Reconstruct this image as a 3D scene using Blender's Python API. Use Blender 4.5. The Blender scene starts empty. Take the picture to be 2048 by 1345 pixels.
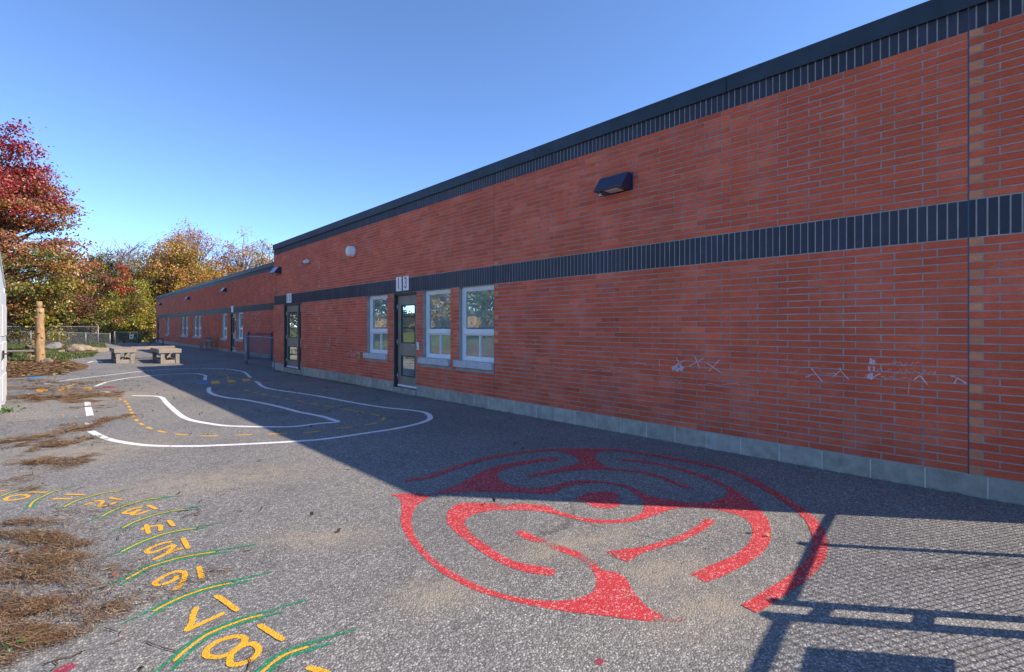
import bpy, math, random
import numpy as np
from mathutils import Vector, Matrix
random.seed(7); RNG = np.random.default_rng(7)
scene = bpy.context.scene
COL = scene.collection
R = math.radians

# ------------------------------------------------------------------ camera, sky, sun, exposure
FPX = 1012.0                              # focal length of the photograph in its own pixels (2048 wide)
ALPHA = math.atan(917.0 / FPX)            # the long wall runs along +Y, the camera is turned right by ALPHA
CA, SA = math.cos(ALPHA), math.sin(ALPHA)
EYE = 1.42
cam_d = bpy.data.cameras.new('camera'); cam = bpy.data.objects.new('camera', cam_d); COL.objects.link(cam)
cam.location = (0, 0, EYE); cam.rotation_euler = (R(90), 0, -ALPHA)
cam_d.sensor_width = 36.0; cam_d.lens = 36.0 * FPX / 2048.0; cam_d.shift_y = -18.5 / 2048.0
cam_d.clip_start = 0.05; cam_d.clip_end = 3000
scene.camera = cam

SUN_EL = R(38.5); SX, SY = 0.632, -0.775  # horizontal direction towards the sun
world = bpy.data.worlds.new('World'); scene.world = world; world.use_nodes = True
wn = world.node_tree.nodes; wl = world.node_tree.links
sky = wn.new('ShaderNodeTexSky'); sky.sky_type = 'NISHITA'; sky.sun_disc = False
sky.sun_elevation = SUN_EL; sky.sun_rotation = math.atan2(SX, SY)
sky.air_density = 0.6; sky.dust_density = 0.0; sky.ozone_density = 6.0
wn['Background'].inputs['Strength'].default_value = 0.13
wl.new(sky.outputs[0], wn['Background'].inputs[0])
sd = bpy.data.lights.new('sun', 'SUN'); sd.energy = 2.9; sd.angle = R(0.5); sd.color = (1.0, 0.87, 0.70)
so = bpy.data.objects.new('sun', sd); COL.objects.link(so)
to_sun = Vector((SX * math.cos(SUN_EL), SY * math.cos(SUN_EL), math.sin(SUN_EL)))
so.rotation_euler = to_sun.to_track_quat('Z', 'Y').to_euler(); so.location = (20, -20, 30)
scene.view_settings.view_transform = 'Standard'; scene.view_settings.look = 'None'
scene.view_settings.gamma = 1.0; scene.view_settings.exposure = 1.38
scene.view_settings.use_curve_mapping = False

# ------------------------------------------------------------------ survey: where the wall and the ground are
D1 = 5.6356                               # face of the near wing (x), D2: face of the far wing
D2 = 7.0991
Y_END, Y_COR, Y_FAR = -0.42, 18.47, 57.4
GP_ = [(-400, 2.2), (-30, .185), (18, -.079), (20, -.075), (28, .05), (50, -.03), (57, -.05), (66, -.42), (80, -.6), (900, -.6)]
def gz(y, x=0.0):
    z = GP_[-1][1]
    for (a, b), (c, d) in zip(GP_, GP_[1:]):
        if y <= c:
            z = b + (d - b) * (max(y, a) - a) / (c - a); break
    if x < -6: z += min(1.1, 0.11 * (-6 - x))
    return z
def ray(px, py):
    a = (px - 1024) / FPX; b = -(py - 654) / FPX
    return SA + a * CA, CA - a * SA, b
def gp(px, py):                           # ground point surveyed from the photograph
    dx, dy, dz = ray(px, py); z = 0
    for i in range(25):
        t = (z - EYE) / dz; z = gz(dy * t)
    return (dx * t, dy * t)
def wp(px, py, D=D1):                     # point of the wall plane (y, z)
    dx, dy, dz = ray(px, py); t = D / dx
    return (dy * t, EYE + dz * t)
def at(px, py, depth):
    dx, dy, dz = ray(px, py)
    return Vector((dx * depth, dy * depth, EYE + dz * depth))

# ------------------------------------------------------------------ mesh helpers
class MB:
    def __init__(s): s.v = []; s.f = []; s.t = []; s.sm = []
    def add(s, vs, fs, tint=None, smooth=False):
        o = len(s.v); s.v.extend(vs)
        for f in fs:
            s.f.append([i + o for i in f]); s.t.append(tint); s.sm.append(smooth)
    def box(s, x0, x1, y0, y1, z0, z1, tint=None, skip=()):
        vs = [(x0,y0,z0),(x1,y0,z0),(x1,y1,z0),(x0,y1,z0),(x0,y0,z1),(x1,y0,z1),(x1,y1,z1),(x0,y1,z1)]
        F = {'b':[0,3,2,1],'t':[4,5,6,7],'-y':[0,1,5,4],'+x':[1,2,6,5],'+y':[2,3,7,6],'-x':[3,0,4,7]}
        s.add(vs, [F[k] for k in F if k not in skip], tint)
    def bev(s, x0, x1, y0, y1, z0, z1, b=.01, tint=None):     # box with chamfered edges
        vs = []
        for (a, c, d) in ((b,b,0),(b,0,b),(0,b,b)):
            for X, sx in ((x0,1),(x1,-1)):
                for Y, sy in ((y0,1),(y1,-1)):
                    for Z, sz in ((z0,1),(z1,-1)):
                        vs.append((X+sx*a, Y+sy*c, Z+sz*d))
        i = lambda k, X, Y, Z: k*8 + X*4 + Y*2 + Z
        fs = []
        for Z in (0,1): fs.append([i(0,0,0,Z), i(0,1,0,Z), i(0,1,1,Z), i(0,0,1,Z)])
        for Y in (0,1): fs.append([i(1,0,Y,0), i(1,1,Y,0), i(1,1,Y,1), i(1,0,Y,1)])
        for X in (0,1): fs.append([i(2,X,0,0), i(2,X,1,0), i(2,X,1,1), i(2,X,0,1)])
        for Y in (0,1):
            for Z in (0,1): fs.append([i(0,0,Y,Z), i(0,1,Y,Z), i(1,1,Y,Z), i(1,0,Y,Z)])
        for X in (0,1):
            for Z in (0,1): fs.append([i(0,X,0,Z), i(0,X,1,Z), i(2,X,1,Z), i(2,X,0,Z)])
        for X in (0,1):
            for Y in (0,1): fs.append([i(1,X,Y,0), i(1,X,Y,1), i(2,X,Y,1), i(2,X,Y,0)])
        for X in (0,1):
            for Y in (0,1):
                for Z in (0,1): fs.append([i(0,X,Y,Z), i(1,X,Y,Z), i(2,X,Y,Z)])
        s.add(vs, fs, tint)
    def tube(s, pts, rad, sides=8, cap=True, tint=None, smooth=True):
        pts = [Vector(p) for p in pts]; n = len(pts)
        if not isinstance(rad, (list, tuple)): rad = [rad] * n
        vs = []; prev = None
        for k, p in enumerate(pts):
            d = (pts[min(k+1, n-1)] - pts[max(k-1, 0)])
            d = d.normalized() if d.length > 1e-9 else Vector((0,0,1))
            if prev is None:
                a = Vector((0,0,1)) if abs(d.z) < .9 else Vector((1,0,0))
                u = d.cross(a).normalized()
            else:
                u = (prev - d * prev.dot(d))
                u = u.normalized() if u.length > 1e-6 else d.orthogonal().normalized()
            prev = u; w = d.cross(u)
            for j in range(sides):
                t = 2*math.pi*j/sides
                vs.append(tuple(p + (u*math.cos(t) + w*math.sin(t)) * rad[k]))
        fs = []
        for k in range(n-1):
            for j in range(sides):
                a = k*sides + j; b = k*sides + (j+1) % sides
                fs.append([a, b, b+sides, a+sides])
        s.add(vs, fs, tint, smooth)
        if cap:
            o = len(s.v) - len(vs)
            s.f.append([o + j for j in range(sides)][::-1]); s.t.append(tint); s.sm.append(False)
            s.f.append([o + (n-1)*sides + j for j in range(sides)]); s.t.append(tint); s.sm.append(False)
    def build(s, name, mat, parent=None, local=False):
        me = bpy.data.meshes.new(name)
        off = Vector((0,0,0))
        if parent is not None and not local:
            p = parent
            while p is not None: off += Vector(p.location); p = p.parent
        me.from_pydata([(v[0]-off.x, v[1]-off.y, v[2]-off.z) for v in s.v] if off.length else s.v, [], s.f)
        if any(t is not None for t in s.t):
            at_ = me.attributes.new('tint', 'FLOAT_COLOR', 'FACE')
            at_.data.foreach_set('color', np.array([(*(t or (1,1,1)), 1) for t in s.t], 'f').ravel())
        me.polygons.foreach_set('use_smooth', s.sm)
        if mat: me.materials.append(mat)
        return link(name, me, parent)
def link(name, me, parent=None):
    o = bpy.data.objects.new(name, me); COL.objects.link(o)
    if parent is not None: o.parent = parent
    return o
def np_mesh(name, V, quads, mat, parent=None, tint=None, smooth=False):   # V (n,3) world, quads (m,4)
    me = bpy.data.meshes.new(name); n, m = len(V), len(quads); k = quads.shape[1]
    me.vertices.add(n); me.vertices.foreach_set('co', V.astype('f').ravel())
    me.loops.add(m*k); me.loops.foreach_set('vertex_index', quads.astype('i').ravel())
    me.polygons.add(m); me.polygons.foreach_set('loop_start', np.arange(0, m*k, k, dtype='i'))
    try: me.polygons.foreach_set('loop_total', np.full(m, k, 'i'))
    except Exception: pass
    if smooth: me.polygons.foreach_set('use_smooth', np.ones(m, bool))
    me.update(calc_edges=True)
    if tint is not None:
        a = me.attributes.new('tint', 'FLOAT_COLOR', 'FACE')
        a.data.foreach_set('color', np.concatenate([tint, np.ones((m,1))], 1).astype('f').ravel())
    me.materials.append(mat)
    o = link(name, me, parent)
    return o
def tag(o, label=None, cat=None, group=None, kind=None):
    if label: o['label'] = label
    if cat: o['category'] = cat
    if group: o['group'] = group
    if kind: o['kind'] = kind
    return o
def thing(name, loc, label, cat, group=None, rz=0):
    o = bpy.data.objects.new(name, None); COL.objects.link(o); o.empty_display_size = .2
    o.location = loc; o.rotation_euler = (0, 0, rz)
    return tag(o, label, cat, group)
def copy_tree(o, parent=None):
    c = o.copy(); COL.objects.link(c); c.parent = parent
    for ch in o.children: copy_tree(ch, c)
    return c

# ------------------------------------------------------------------ materials
def newmat(name):
    m = bpy.data.materials.new(name); m.use_nodes = True
    nt = m.node_tree; return m, nt, nt.nodes, nt.links, nt.nodes['Principled BSDF']
def N(nodes, typ, **kw):
    n = nodes.new(typ)
    for k, v in kw.items():
        if k.startswith('i_'): n.inputs[k[2:].replace('_', ' ')].default_value = v
        else: setattr(n, k, v)
    return n
def ramp(nodes, stops, interp='LINEAR'):
    r = nodes.new('ShaderNodeValToRGB'); r.color_ramp.interpolation = interp
    e = r.color_ramp.elements
    while len(e) < len(stops): e.new(.5)
    for el, (p, c) in zip(e, stops):
        el.position = p; el.color = c if len(c) == 4 else (*c, 1)
    return r
def mix(nodes, links, a, b, fac, blend='MIX'):
    m = nodes.new('ShaderNodeMix'); m.data_type = 'RGBA'; m.blend_type = blend
    for sock, val in (('A', a), ('B', b)):
        s = [i for i in m.inputs if i.name == sock and i.type == 'RGBA'][0]
        if hasattr(val, 'is_linked') or hasattr(val, 'links'): links.new(val, s)
        else: s.default_value = val if len(val) == 4 else (*val, 1)
    f = m.inputs[0]
    if isinstance(fac, (int, float)): f.default_value = fac
    else: links.new(fac, f)
    return [o for o in m.outputs if o.type == 'RGBA'][0]
def math_(nodes, links, op, a, b=None, clamp=False):
    m = nodes.new('ShaderNodeMath'); m.operation = op; m.use_clamp = clamp
    for i, v in enumerate((a, b)):
        if v is None: continue
        if isinstance(v, (int, float)): m.inputs[i].default_value = v
        else: links.new(v, m.inputs[i])
    return m.outputs[0]
def simple(name, col, rough=.6, metal=0.0, var=.12, vscale=6.0, bump=0.0, bscale=60.0, spec=.4, tint=False, stretch=None, coat=0):
    m, nt, nd, lk, b = newmat(name)
    pos = nd.new('ShaderNodeNewGeometry').outputs['Position'] if not stretch else None
    if stretch:
        tc = nd.new('ShaderNodeTexCoord'); mp = nd.new('ShaderNodeMapping'); mp.inputs['Scale'].default_value = stretch
        lk.new(tc.outputs['Object'], mp.inputs[0]); pos = mp.outputs[0]
    nz = N(nd, 'ShaderNodeTexNoise', i_Scale=vscale, i_Detail=5.0, i_Roughness=.6); lk.new(pos, nz.inputs['Vector'])
    d = tuple(max(0, c*(1-var*1.6)) for c in col); l = tuple(min(1, c*(1+var*1.6)) for c in col)
    rp = ramp(nd, [(.3, d), (.7, l)]); lk.new(nz.outputs[0], rp.inputs[0])
    c = rp.outputs[0]
    if tint:
        a = N(nd, 'ShaderNodeAttribute', attribute_name='tint'); c = mix(nd, lk, c, a.outputs['Color'], 1.0, 'MULTIPLY')
    lk.new(c, b.inputs['Base Color'])
    b.inputs['Roughness'].default_value = rough; b.inputs['Metallic'].default_value = metal
    b.inputs['Specular IOR Level'].default_value = spec; b.inputs['Coat Weight'].default_value = coat
    if bump:
        n2 = N(nd, 'ShaderNodeTexNoise', i_Scale=bscale, i_Detail=4.0); lk.new(pos, n2.inputs['Vector'])
        bp = N(nd, 'ShaderNodeBump', i_Strength=bump, i_Distance=.01); lk.new(n2.outputs[0], bp.inputs['Height']); lk.new(bp.outputs[0], b.inputs['Normal'])
    return m
def brick_mat(name, rough=.85, spec=.25, bloom=.30):
    m, nt, nd, lk, b = newmat(name)
    a = N(nd, 'ShaderNodeAttribute', attribute_name='tint')
    pos = nd.new('ShaderNodeNewGeometry').outputs['Position']
    n1 = N(nd, 'ShaderNodeTexNoise', i_Scale=1.3, i_Detail=4.0); lk.new(pos, n1.inputs['Vector'])
    n2 = N(nd, 'ShaderNodeTexNoise', i_Scale=90.0, i_Detail=6.0, i_Roughness=.7); lk.new(pos, n2.inputs['Vector'])
    mp = nd.new('ShaderNodeMapping'); mp.inputs['Scale'].default_value = (60, 9, 60); lk.new(pos, mp.inputs[0])
    n3 = N(nd, 'ShaderNodeTexNoise', i_Scale=1.0, i_Detail=5.0, i_Roughness=.7); lk.new(mp.outputs[0], n3.inputs['Vector'])
    r1 = ramp(nd, [(.35, (.9,.9,.9)), (.7, (1.15,1.14,1.14))]); lk.new(n1.outputs[0], r1.inputs[0])
    r2 = ramp(nd, [(.3, (.82,.80,.78)), (.62, (1.08,1.08,1.08)), (.76, (1.45,1.4,1.35))]); lk.new(n2.outputs[0], r2.inputs[0])
    r3 = ramp(nd, [(.3, (.86,.84,.82)), (.7, (1.15,1.15,1.16))]); lk.new(n3.outputs[0], r3.inputs[0])
    c = mix(nd, lk, a.outputs['Color'], r1.outputs[0], 1.0, 'MULTIPLY')
    c = mix(nd, lk, c, r2.outputs[0], 1.0, 'MULTIPLY'); c = mix(nd, lk, c, r3.outputs[0], .8, 'MULTIPLY')
    # chalky lime bloom in patches
    n4 = N(nd, 'ShaderNodeTexNoise', i_Scale=2.6, i_Detail=7.0, i_Roughness=.72); lk.new(pos, n4.inputs['Vector'])
    r4 = ramp(nd, [(.50, (0,0,0)), (.78, (bloom,)*3)]); lk.new(n4.outputs[0], r4.inputs[0])
    c = mix(nd, lk, c, (.55,.32,.28), r4.outputs[0])
    lk.new(c, b.inputs['Base Color'])
    b.inputs['Roughness'].default_value = rough; b.inputs['Specular IOR Level'].default_value = spec
    bp = N(nd, 'ShaderNodeBump', i_Strength=.35, i_Distance=.004); lk.new(n3.outputs[0], bp.inputs['Height']); lk.new(bp.outputs[0], b.inputs['Normal'])
    return m
def asphalt_mat():
    m, nt, nd, lk, b = newmat('asphalt')
    pos = nd.new('ShaderNodeNewGeometry').outputs['Position']
    vo = N(nd, 'ShaderNodeTexVoronoi', i_Scale=105.0); lk.new(pos, vo.inputs['Vector'])
    sep = nd.new('ShaderNodeSeparateColor'); lk.new(vo.outputs['Color'], sep.inputs[0])
    r = ramp(nd, [(0, (.15,.145,.138)), (.45, (.215,.206,.195)), (.72, (.285,.272,.257)), (.9, (.37,.355,.335)), (1, (.52,.50,.47))]); lk.new(sep.outputs[0], r.inputs[0])
    gap = ramp(nd, [(.25, (1,1,1)), (.75, (.5,.5,.5))]); lk.new(vo.outputs['Distance'], gap.inputs[0])
    c = mix(nd, lk, r.outputs[0], gap.outputs[0], .8, 'MULTIPLY')
    n1 = N(nd, 'ShaderNodeTexNoise', i_Scale=.55, i_Detail=6.0, i_Roughness=.62); lk.new(pos, n1.inputs['Vector'])
    r1 = ramp(nd, [(.3, (.8,.8,.82)), (.5, (1,1,1)), (.72, (1.16,1.13,1.08))]); lk.new(n1.outputs[0], r1.inputs[0])
    c = mix(nd, lk, c, r1.outputs[0], 1.0, 'MULTIPLY')
    n2 = N(nd, 'ShaderNodeTexNoise', i_Scale=9.0, i_Detail=6.0, i_Roughness=.7); lk.new(pos, n2.inputs['Vector'])
    r2 = ramp(nd, [(.3, (.88,.88,.88)), (.7, (1.1,1.1,1.1))]); lk.new(n2.outputs[0], r2.inputs[0])
    c = mix(nd, lk, c, r2.outputs[0], 1.0, 'MULTIPLY')
    # hairline cracks and darker worn patches
    nw = N(nd, 'ShaderNodeTexNoise', i_Scale=2.2, i_Detail=5.0); lk.new(pos, nw.inputs['Vector'])
    dv = nd.new('ShaderNodeVectorMath'); dv.operation = 'MULTIPLY_ADD'; lk.new(nw.outputs['Color'], dv.inputs[0]); dv.inputs[1].default_value = (.55,.55,0); lk.new(pos, dv.inputs[2])
    cr_ = N(nd, 'ShaderNodeTexVoronoi', feature='DISTANCE_TO_EDGE', i_Scale=.27); lk.new(dv.outputs[0], cr_.inputs['Vector'])
    ck = ramp(nd, [(.0, (.45,.44,.43)), (.0028, (.7,.69,.68)), (.0045, (1,1,1))]); lk.new(cr_.outputs['Distance'], ck.inputs[0])
    npz = N(nd, 'ShaderNodeTexNoise', i_Scale=.35, i_Detail=2.0); lk.new(pos, npz.inputs['Vector'])
    ckm = ramp(nd, [(.48, (0,0,0)), (.56, (1,1,1))]); lk.new(npz.outputs[0], ckm.inputs[0])
    c = mix(nd, lk, c, ck.outputs[0], math_(nd, lk, 'MULTIPLY', ckm.outputs[0], .8), 'MULTIPLY')
    # sand washed into shallow hollows: patches with a shape of their own
    acc = None
    spots = [(gp(1150,1090), 1.0, .35, 25), (gp(1330,1150), .8, .45, 25), (gp(1420,1215), .7, .40, 20), (gp(640,1075), .8, .35, 0), (gp(880,1190), .5, .35, 10), (gp(430,960), 1.6, .8, 20), (gp(190,900), 1.6, 1.3, 0), (gp(250,790), 2.6, 2.0, 0)]
    for (cx, cy), rx, ry, ang in spots:
        mp = nd.new('ShaderNodeMapping'); mp.vector_type = 'TEXTURE'
        mp.inputs['Location'].default_value = (cx, cy, 0); mp.inputs['Rotation'].default_value = (0,0,R(ang)-.7); mp.inputs['Scale'].default_value = (rx, ry, 9)
        lk.new(pos, mp.inputs[0])
        g = N(nd, 'ShaderNodeTexGradient', gradient_type='QUADRATIC_SPHERE'); lk.new(mp.outputs[0], g.inputs[0])
        acc = g.outputs['Fac'] if acc is None else math_(nd, lk, 'MAXIMUM', acc, g.outputs['Fac'])
    n3 = N(nd, 'ShaderNodeTexNoise', i_Scale=7.0, i_Detail=7.0, i_Roughness=.7); lk.new(pos, n3.inputs['Vector'])
    f = math_(nd, lk, 'MULTIPLY', acc, math_(nd, lk, 'MULTIPLY', math_(nd, lk, 'SUBTRACT', n3.outputs[0], .33), 6.5), True)
    f = math_(nd, lk, 'MULTIPLY', f, math_(nd, lk, 'ADD', math_(nd, lk, 'MULTIPLY', sep.outputs[1], .45), .38))
    c = mix(nd, lk, c, (.33,.275,.205), f)
    lk.new(c, b.inputs['Base Color']); b.inputs['Roughness'].default_value = .86; b.inputs['Specular IOR Level'].default_value = .3
    inv = math_(nd, lk, 'SUBTRACT', 1.0, vo.outputs['Distance'])
    bp = N(nd, 'ShaderNodeBump', i_Strength=.75, i_Distance=.006); lk.new(inv, bp.inputs['Height']); lk.new(bp.outputs[0], b.inputs['Normal'])
    return m
def paint_mat(name, col, wear=.5, speck=(.75,.6,.6), sf=.35, scuffs=()):
    m, nt, nd, lk, b = newmat(name)
    pos = nd.new('ShaderNodeNewGeometry').outputs['Position']
    vo = N(nd, 'ShaderNodeTexVoronoi', i_Scale=105.0); lk.new(pos, vo.inputs['Vector'])
    sep = nd.new('ShaderNodeSeparateColor'); lk.new(vo.outputs['Color'], sep.inputs[0])
    n1 = N(nd, 'ShaderNodeTexNoise', i_Scale=3.5, i_Detail=7.0, i_Roughness=.7); lk.new(pos, n1.inputs['Vector'])
    n2 = N(nd, 'ShaderNodeTexNoise', i_Scale=75.0, i_Detail=3.0); lk.new(pos, n2.inputs['Vector'])
    r = ramp(nd, [(.2, tuple(c*.8 for c in col)), (.8, tuple(min(1,c*1.12) for c in col))]); lk.new(n2.outputs[0], r.inputs[0])
    sp = ramp(nd, [(.74, (0,0,0)), (.95, (sf,)*3)]); lk.new(sep.outputs[0], sp.inputs[0])
    c = mix(nd, lk, r.outputs[0], speck, sp.outputs[0])
    lk.new(c, b.inputs['Base Color']); b.inputs['Roughness'].default_value = .7
    # worn: paint is gone from the tops of some stones
    w = math_(nd, lk, 'MULTIPLY', n1.outputs[0], n2.outputs[0])
    w = math_(nd, lk, 'ADD', w, math_(nd, lk, 'MULTIPLY', sep.outputs[1], .34))
    for (cx, cy), rx, ry in scuffs:       # places rubbed bare by feet and grit
        mp = nd.new('ShaderNodeMapping'); mp.vector_type = 'TEXTURE'
        mp.inputs['Location'].default_value = (cx, cy, 0); mp.inputs['Rotation'].default_value = (0,0,-.3); mp.inputs['Scale'].default_value = (rx, ry, 9)
        lk.new(pos, mp.inputs[0]); g = N(nd, 'ShaderNodeTexGradient', gradient_type='QUADRATIC_SPHERE'); lk.new(mp.outputs[0], g.inputs[0])
        w = math_(nd, lk, 'ADD', w, math_(nd, lk, 'MULTIPLY', g.outputs['Fac'], .5))
    al = ramp(nd, [(.62 - .22*wear, (1,1,1)), (.80 - .22*wear, ((1-wear)*(.25 if scuffs else 1), )*3)]); lk.new(w, al.inputs[0])
    lk.new(al.outputs[0], b.inputs['Alpha'])
    inv = math_(nd, lk, 'SUBTRACT', 1.0, vo.outputs['Distance'])
    bp = N(nd, 'ShaderNodeBump', i_Strength=.7, i_Distance=.006); lk.new(inv, bp.inputs['Height']); lk.new(bp.outputs[0], b.inputs['Normal'])
    return m
def leaf_mat(name, trans=.35):
    m, nt, nd, lk, b = newmat(name)
    a = N(nd, 'ShaderNodeAttribute', attribute_name='tint')
    out = nd['Material Output']
    d = nd.new('ShaderNodeBsdfDiffuse'); t = nd.new('ShaderNodeBsdfTranslucent'); g = N(nd, 'ShaderNodeBsdfGlossy'); g.inputs['Roughness'].default_value = .45
    lk.new(a.outputs['Color'], d.inputs[0]); lk.new(a.outputs['Color'], t.inputs[0])
    mx = nd.new('ShaderNodeMixShader'); mx.inputs[0].default_value = trans; lk.new(d.outputs[0], mx.inputs[1]); lk.new(t.outputs[0], mx.inputs[2])
    m2 = nd.new('ShaderNodeMixShader'); m2.inputs[0].default_value = .05; lk.new(mx.outputs[0], m2.inputs[1]); lk.new(g.outputs[0], m2.inputs[2])
    lk.new(m2.outputs[0], out.inputs[0]); nd.remove(b)
    return m
def glass_mat(name, refl=.35, tint=(.55,.62,.62)):
    m, nt, nd, lk, b = newmat(name); out = nd['Material Output']; nd.remove(b)
    tr = nd.new('ShaderNodeBsdfTransparent'); tr.inputs[0].default_value = (*tint, 1)
    gl = nd.new('ShaderNodeBsdfGlossy'); gl.inputs['Roughness'].default_value = .0; gl.inputs[0].default_value = (.86,.95,.93,1)
    pos = nd.new('ShaderNodeNewGeometry').outputs['Position']
    nz = N(nd, 'ShaderNodeTexNoise', i_Scale=2.2, i_Detail=1.0); lk.new(pos, nz.inputs['Vector'])
    bp = N(nd, 'ShaderNodeBump', i_Strength=.04, i_Distance=.02); lk.new(nz.outputs[0], bp.inputs['Height']); lk.new(bp.outputs[0], gl.inputs['Normal'])
    fr = nd.new('ShaderNodeFresnel'); fr.inputs[0].default_value = 1.6
    f = math_(nd, lk, 'ADD', fr.outputs[0], refl, True)
    mx = nd.new('ShaderNodeMixShader'); lk.new(f, mx.inputs[0]); lk.new(tr.outputs[0], mx.inputs[1]); lk.new(gl.outputs[0], mx.inputs[2])
    df = nd.new('ShaderNodeBsdfDiffuse'); df.inputs[0].default_value = (.60,.70,.66,1)     # painted haze: a pale veil mixed in to lighten the pane
    dn = N(nd, 'ShaderNodeTexNoise', i_Scale=5.0, i_Detail=5.0); lk.new(pos, dn.inputs['Vector'])
    m3 = nd.new('ShaderNodeMixShader'); lk.new(math_(nd, lk, 'MULTIPLY', dn.outputs[0], .5 if refl < .52 else .25), m3.inputs[0]); lk.new(mx.outputs[0], m3.inputs[1]); lk.new(df.outputs[0], m3.inputs[2])
    lk.new(m3.outputs[0], out.inputs[0]); return m
def grass_ground():
    m, nt, nd, lk, b = newmat('lawn_soil')
    pos = nd.new('ShaderNodeNewGeometry').outputs['Position']
    n1 = N(nd, 'ShaderNodeTexNoise', i_Scale=1.1, i_Detail=8.0, i_Roughness=.7); lk.new(pos, n1.inputs['Vector'])
    n2 = N(nd, 'ShaderNodeTexNoise', i_Scale=40.0, i_Detail=4.0); lk.new(pos, n2.inputs['Vector'])
    r = ramp(nd, [(.3, (.055,.085,.02)), (.5, (.10,.125,.03)), (.68, (.20,.17,.07))]); lk.new(n1.outputs[0], r.inputs[0])
    r2 = ramp(nd, [(.3, (.6,.6,.6)), (.7, (1.25,1.25,1.25))]); lk.new(n2.outputs[0], r2.inputs[0])
    c = mix(nd, lk, r.outputs[0], r2.outputs[0], 1.0, 'MULTIPLY')
    # bare soil strip under the fallen needles beside the asphalt
    sx = nd.new('ShaderNodeSeparateXYZ'); lk.new(pos, sx.inputs[0])
    ry = ramp(nd, [(.60, (1,1,1)), (.70, (0,0,0))]); lk.new(math_(nd, lk, 'DIVIDE', sx.outputs['Y'], 40.0), ry.inputs[0])
    c = mix(nd, lk, c, (.10,.07,.045), ry.outputs[0])
    lk.new(c, b.inputs['Base Color']); b.inputs['Roughness'].default_value = .95; b.inputs['Specular IOR Level'].default_value = .1
    bp = N(nd, 'ShaderNodeBump', i_Strength=.8, i_Distance=.03); lk.new(n2.outputs[0], bp.inputs['Height']); lk.new(bp.outputs[0], b.inputs['Normal'])
    return m
M = {}
M['asphalt'] = asphalt_mat(); M['lawn'] = grass_ground()
M['mulch'] = simple('mulch', (.15,.085,.045), .95, var=.5, vscale=30, bump=.9, bscale=45, spec=.1)
M['sand'] = simple('sandy_path', (.36,.29,.2), .95, var=.2, vscale=5, bump=.4, bscale=60, spec=.1)
M['brick'] = brick_mat('clay_brick'); M['darkbrick'] = brick_mat('dark_brick', .55, .45, .05)
M['mortar'] = simple('mortar', (.34,.33,.315), .95, var=.12, vscale=5, bump=.3, bscale=120, spec=.1)
M['block'] = simple('concrete_block', (.37,.355,.31), .92, var=.14, vscale=9, bump=.5, bscale=150, spec=.15, tint=True)
M['joint'] = simple('block_joint', (.62,.60,.54), .95, var=.12, vscale=8, spec=.1)
M['concrete'] = simple('concrete', (.33,.31,.27), .92, var=.22, vscale=7, bump=.4, bscale=110, spec=.15)
M['flash'] = simple('roof_flashing', (.017,.030,.045), .5, metal=.0, var=.25, vscale=2.5, spec=.4)
M['roof'] = simple('roof_gravel', (.22,.2,.18), .95, var=.2, vscale=20)
M['white'] = simple('white_vinyl', (.72,.73,.74), .4, var=.05, vscale=4, spec=.45)
M['sill'] = simple('precast_sill', (.50,.49,.50), .85, var=.10, vscale=14, bump=.2, bscale=150)
M['doorp'] = simple('brown_door_paint', (.24,.21,.17), .42, var=.10, vscale=5, spec=.45)
M['doorf'] = simple('door_frame_paint', (.045,.041,.036), .45, var=.10, vscale=5)
M['steel'] = simple('brushed_steel', (.55,.55,.54), .35, metal=.9, var=.08, vscale=20)
M['glass'] = glass_mat('window_glass', .50, (.78,.88,.87)); M['mirrorglass'] = glass_mat('door_glass', .55, (.3,.33,.32))
M['lampbody'] = simple('lamp_housing', (.013,.020,.055), .32, var=.15, vscale=18, spec=.6, coat=.2)
M['lens'] = simple('lamp_lens', (.75,.72,.68), .3, var=.1, vscale=80)
M['plate'] = simple('number_plate', (.76,.75,.72), .45, var=.05, vscale=10)
M['redink'] = simple('red_numeral', (.45,.03,.03), .5, var=.1, vscale=30)
M['darkink'] = simple('dark_numeral', (.06,.05,.05), .5, var=.1, vscale=30)
M['plast'] = simple('white_plastic', (.72,.71,.68), .45, var=.06, vscale=10)
M['black'] = simple('black_plastic', (.02,.02,.022), .4, var=.1, vscale=10)
M['galv'] = simple('galvanised_steel', (.30,.31,.32), .5, metal=.4, var=.12, vscale=12)
M['bluepost'] = simple('dark_coated_steel', (.035,.06,.11), .4, var=.1, vscale=10, spec=.5)
M['wood'] = simple('weathered_wood', (.28,.24,.20), .88, var=.28, vscale=3.0, bump=.4, bscale=14, spec=.15, stretch=(3,3,14))
M['woodh'] = simple('weathered_boards', (.30,.255,.21), .88, var=.28, vscale=3.0, bump=.4, bscale=14, spec=.15, stretch=(14,2,14))
M['log'] = simple('peeled_log', (.36,.225,.11), .75, var=.22, vscale=4, bump=.5, bscale=14, spec=.25, stretch=(4,4,1.2))
M['fencewood'] = simple('cedar_board', (.50,.34,.17), .85, var=.15, vscale=3, tint=True, spec=.15)
M['rock'] = simple('boulder', (.24,.195,.155), .92, var=.35, vscale=3.5, bump=.9, bscale=9, spec=.15)
M['rockg'] = simple('grey_boulder', (.22,.21,.23), .92, var=.25, vscale=4, bump=.9, bscale=9, spec=.15)
M['bark'] = simple('bark', (.12,.09,.07), .95, var=.3, vscale=10, bump=.8, bscale=25, spec=.1)
M['barkg'] = simple('pale_bark', (.30,.25,.22), .95, var=.25, vscale=10, bump=.6, bscale=25, spec=.1)
M['leaf'] = leaf_mat('leaf'); M['litter'] = leaf_mat('dry_needle', .1)
M['shed'] = simple('shed_paint', (.62,.68,.74), .4, var=.06, vscale=6, spec=.4)
M['hinge'] = simple('red_hinge', (.20,.025,.03), .5, var=.15, vscale=30)
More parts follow.
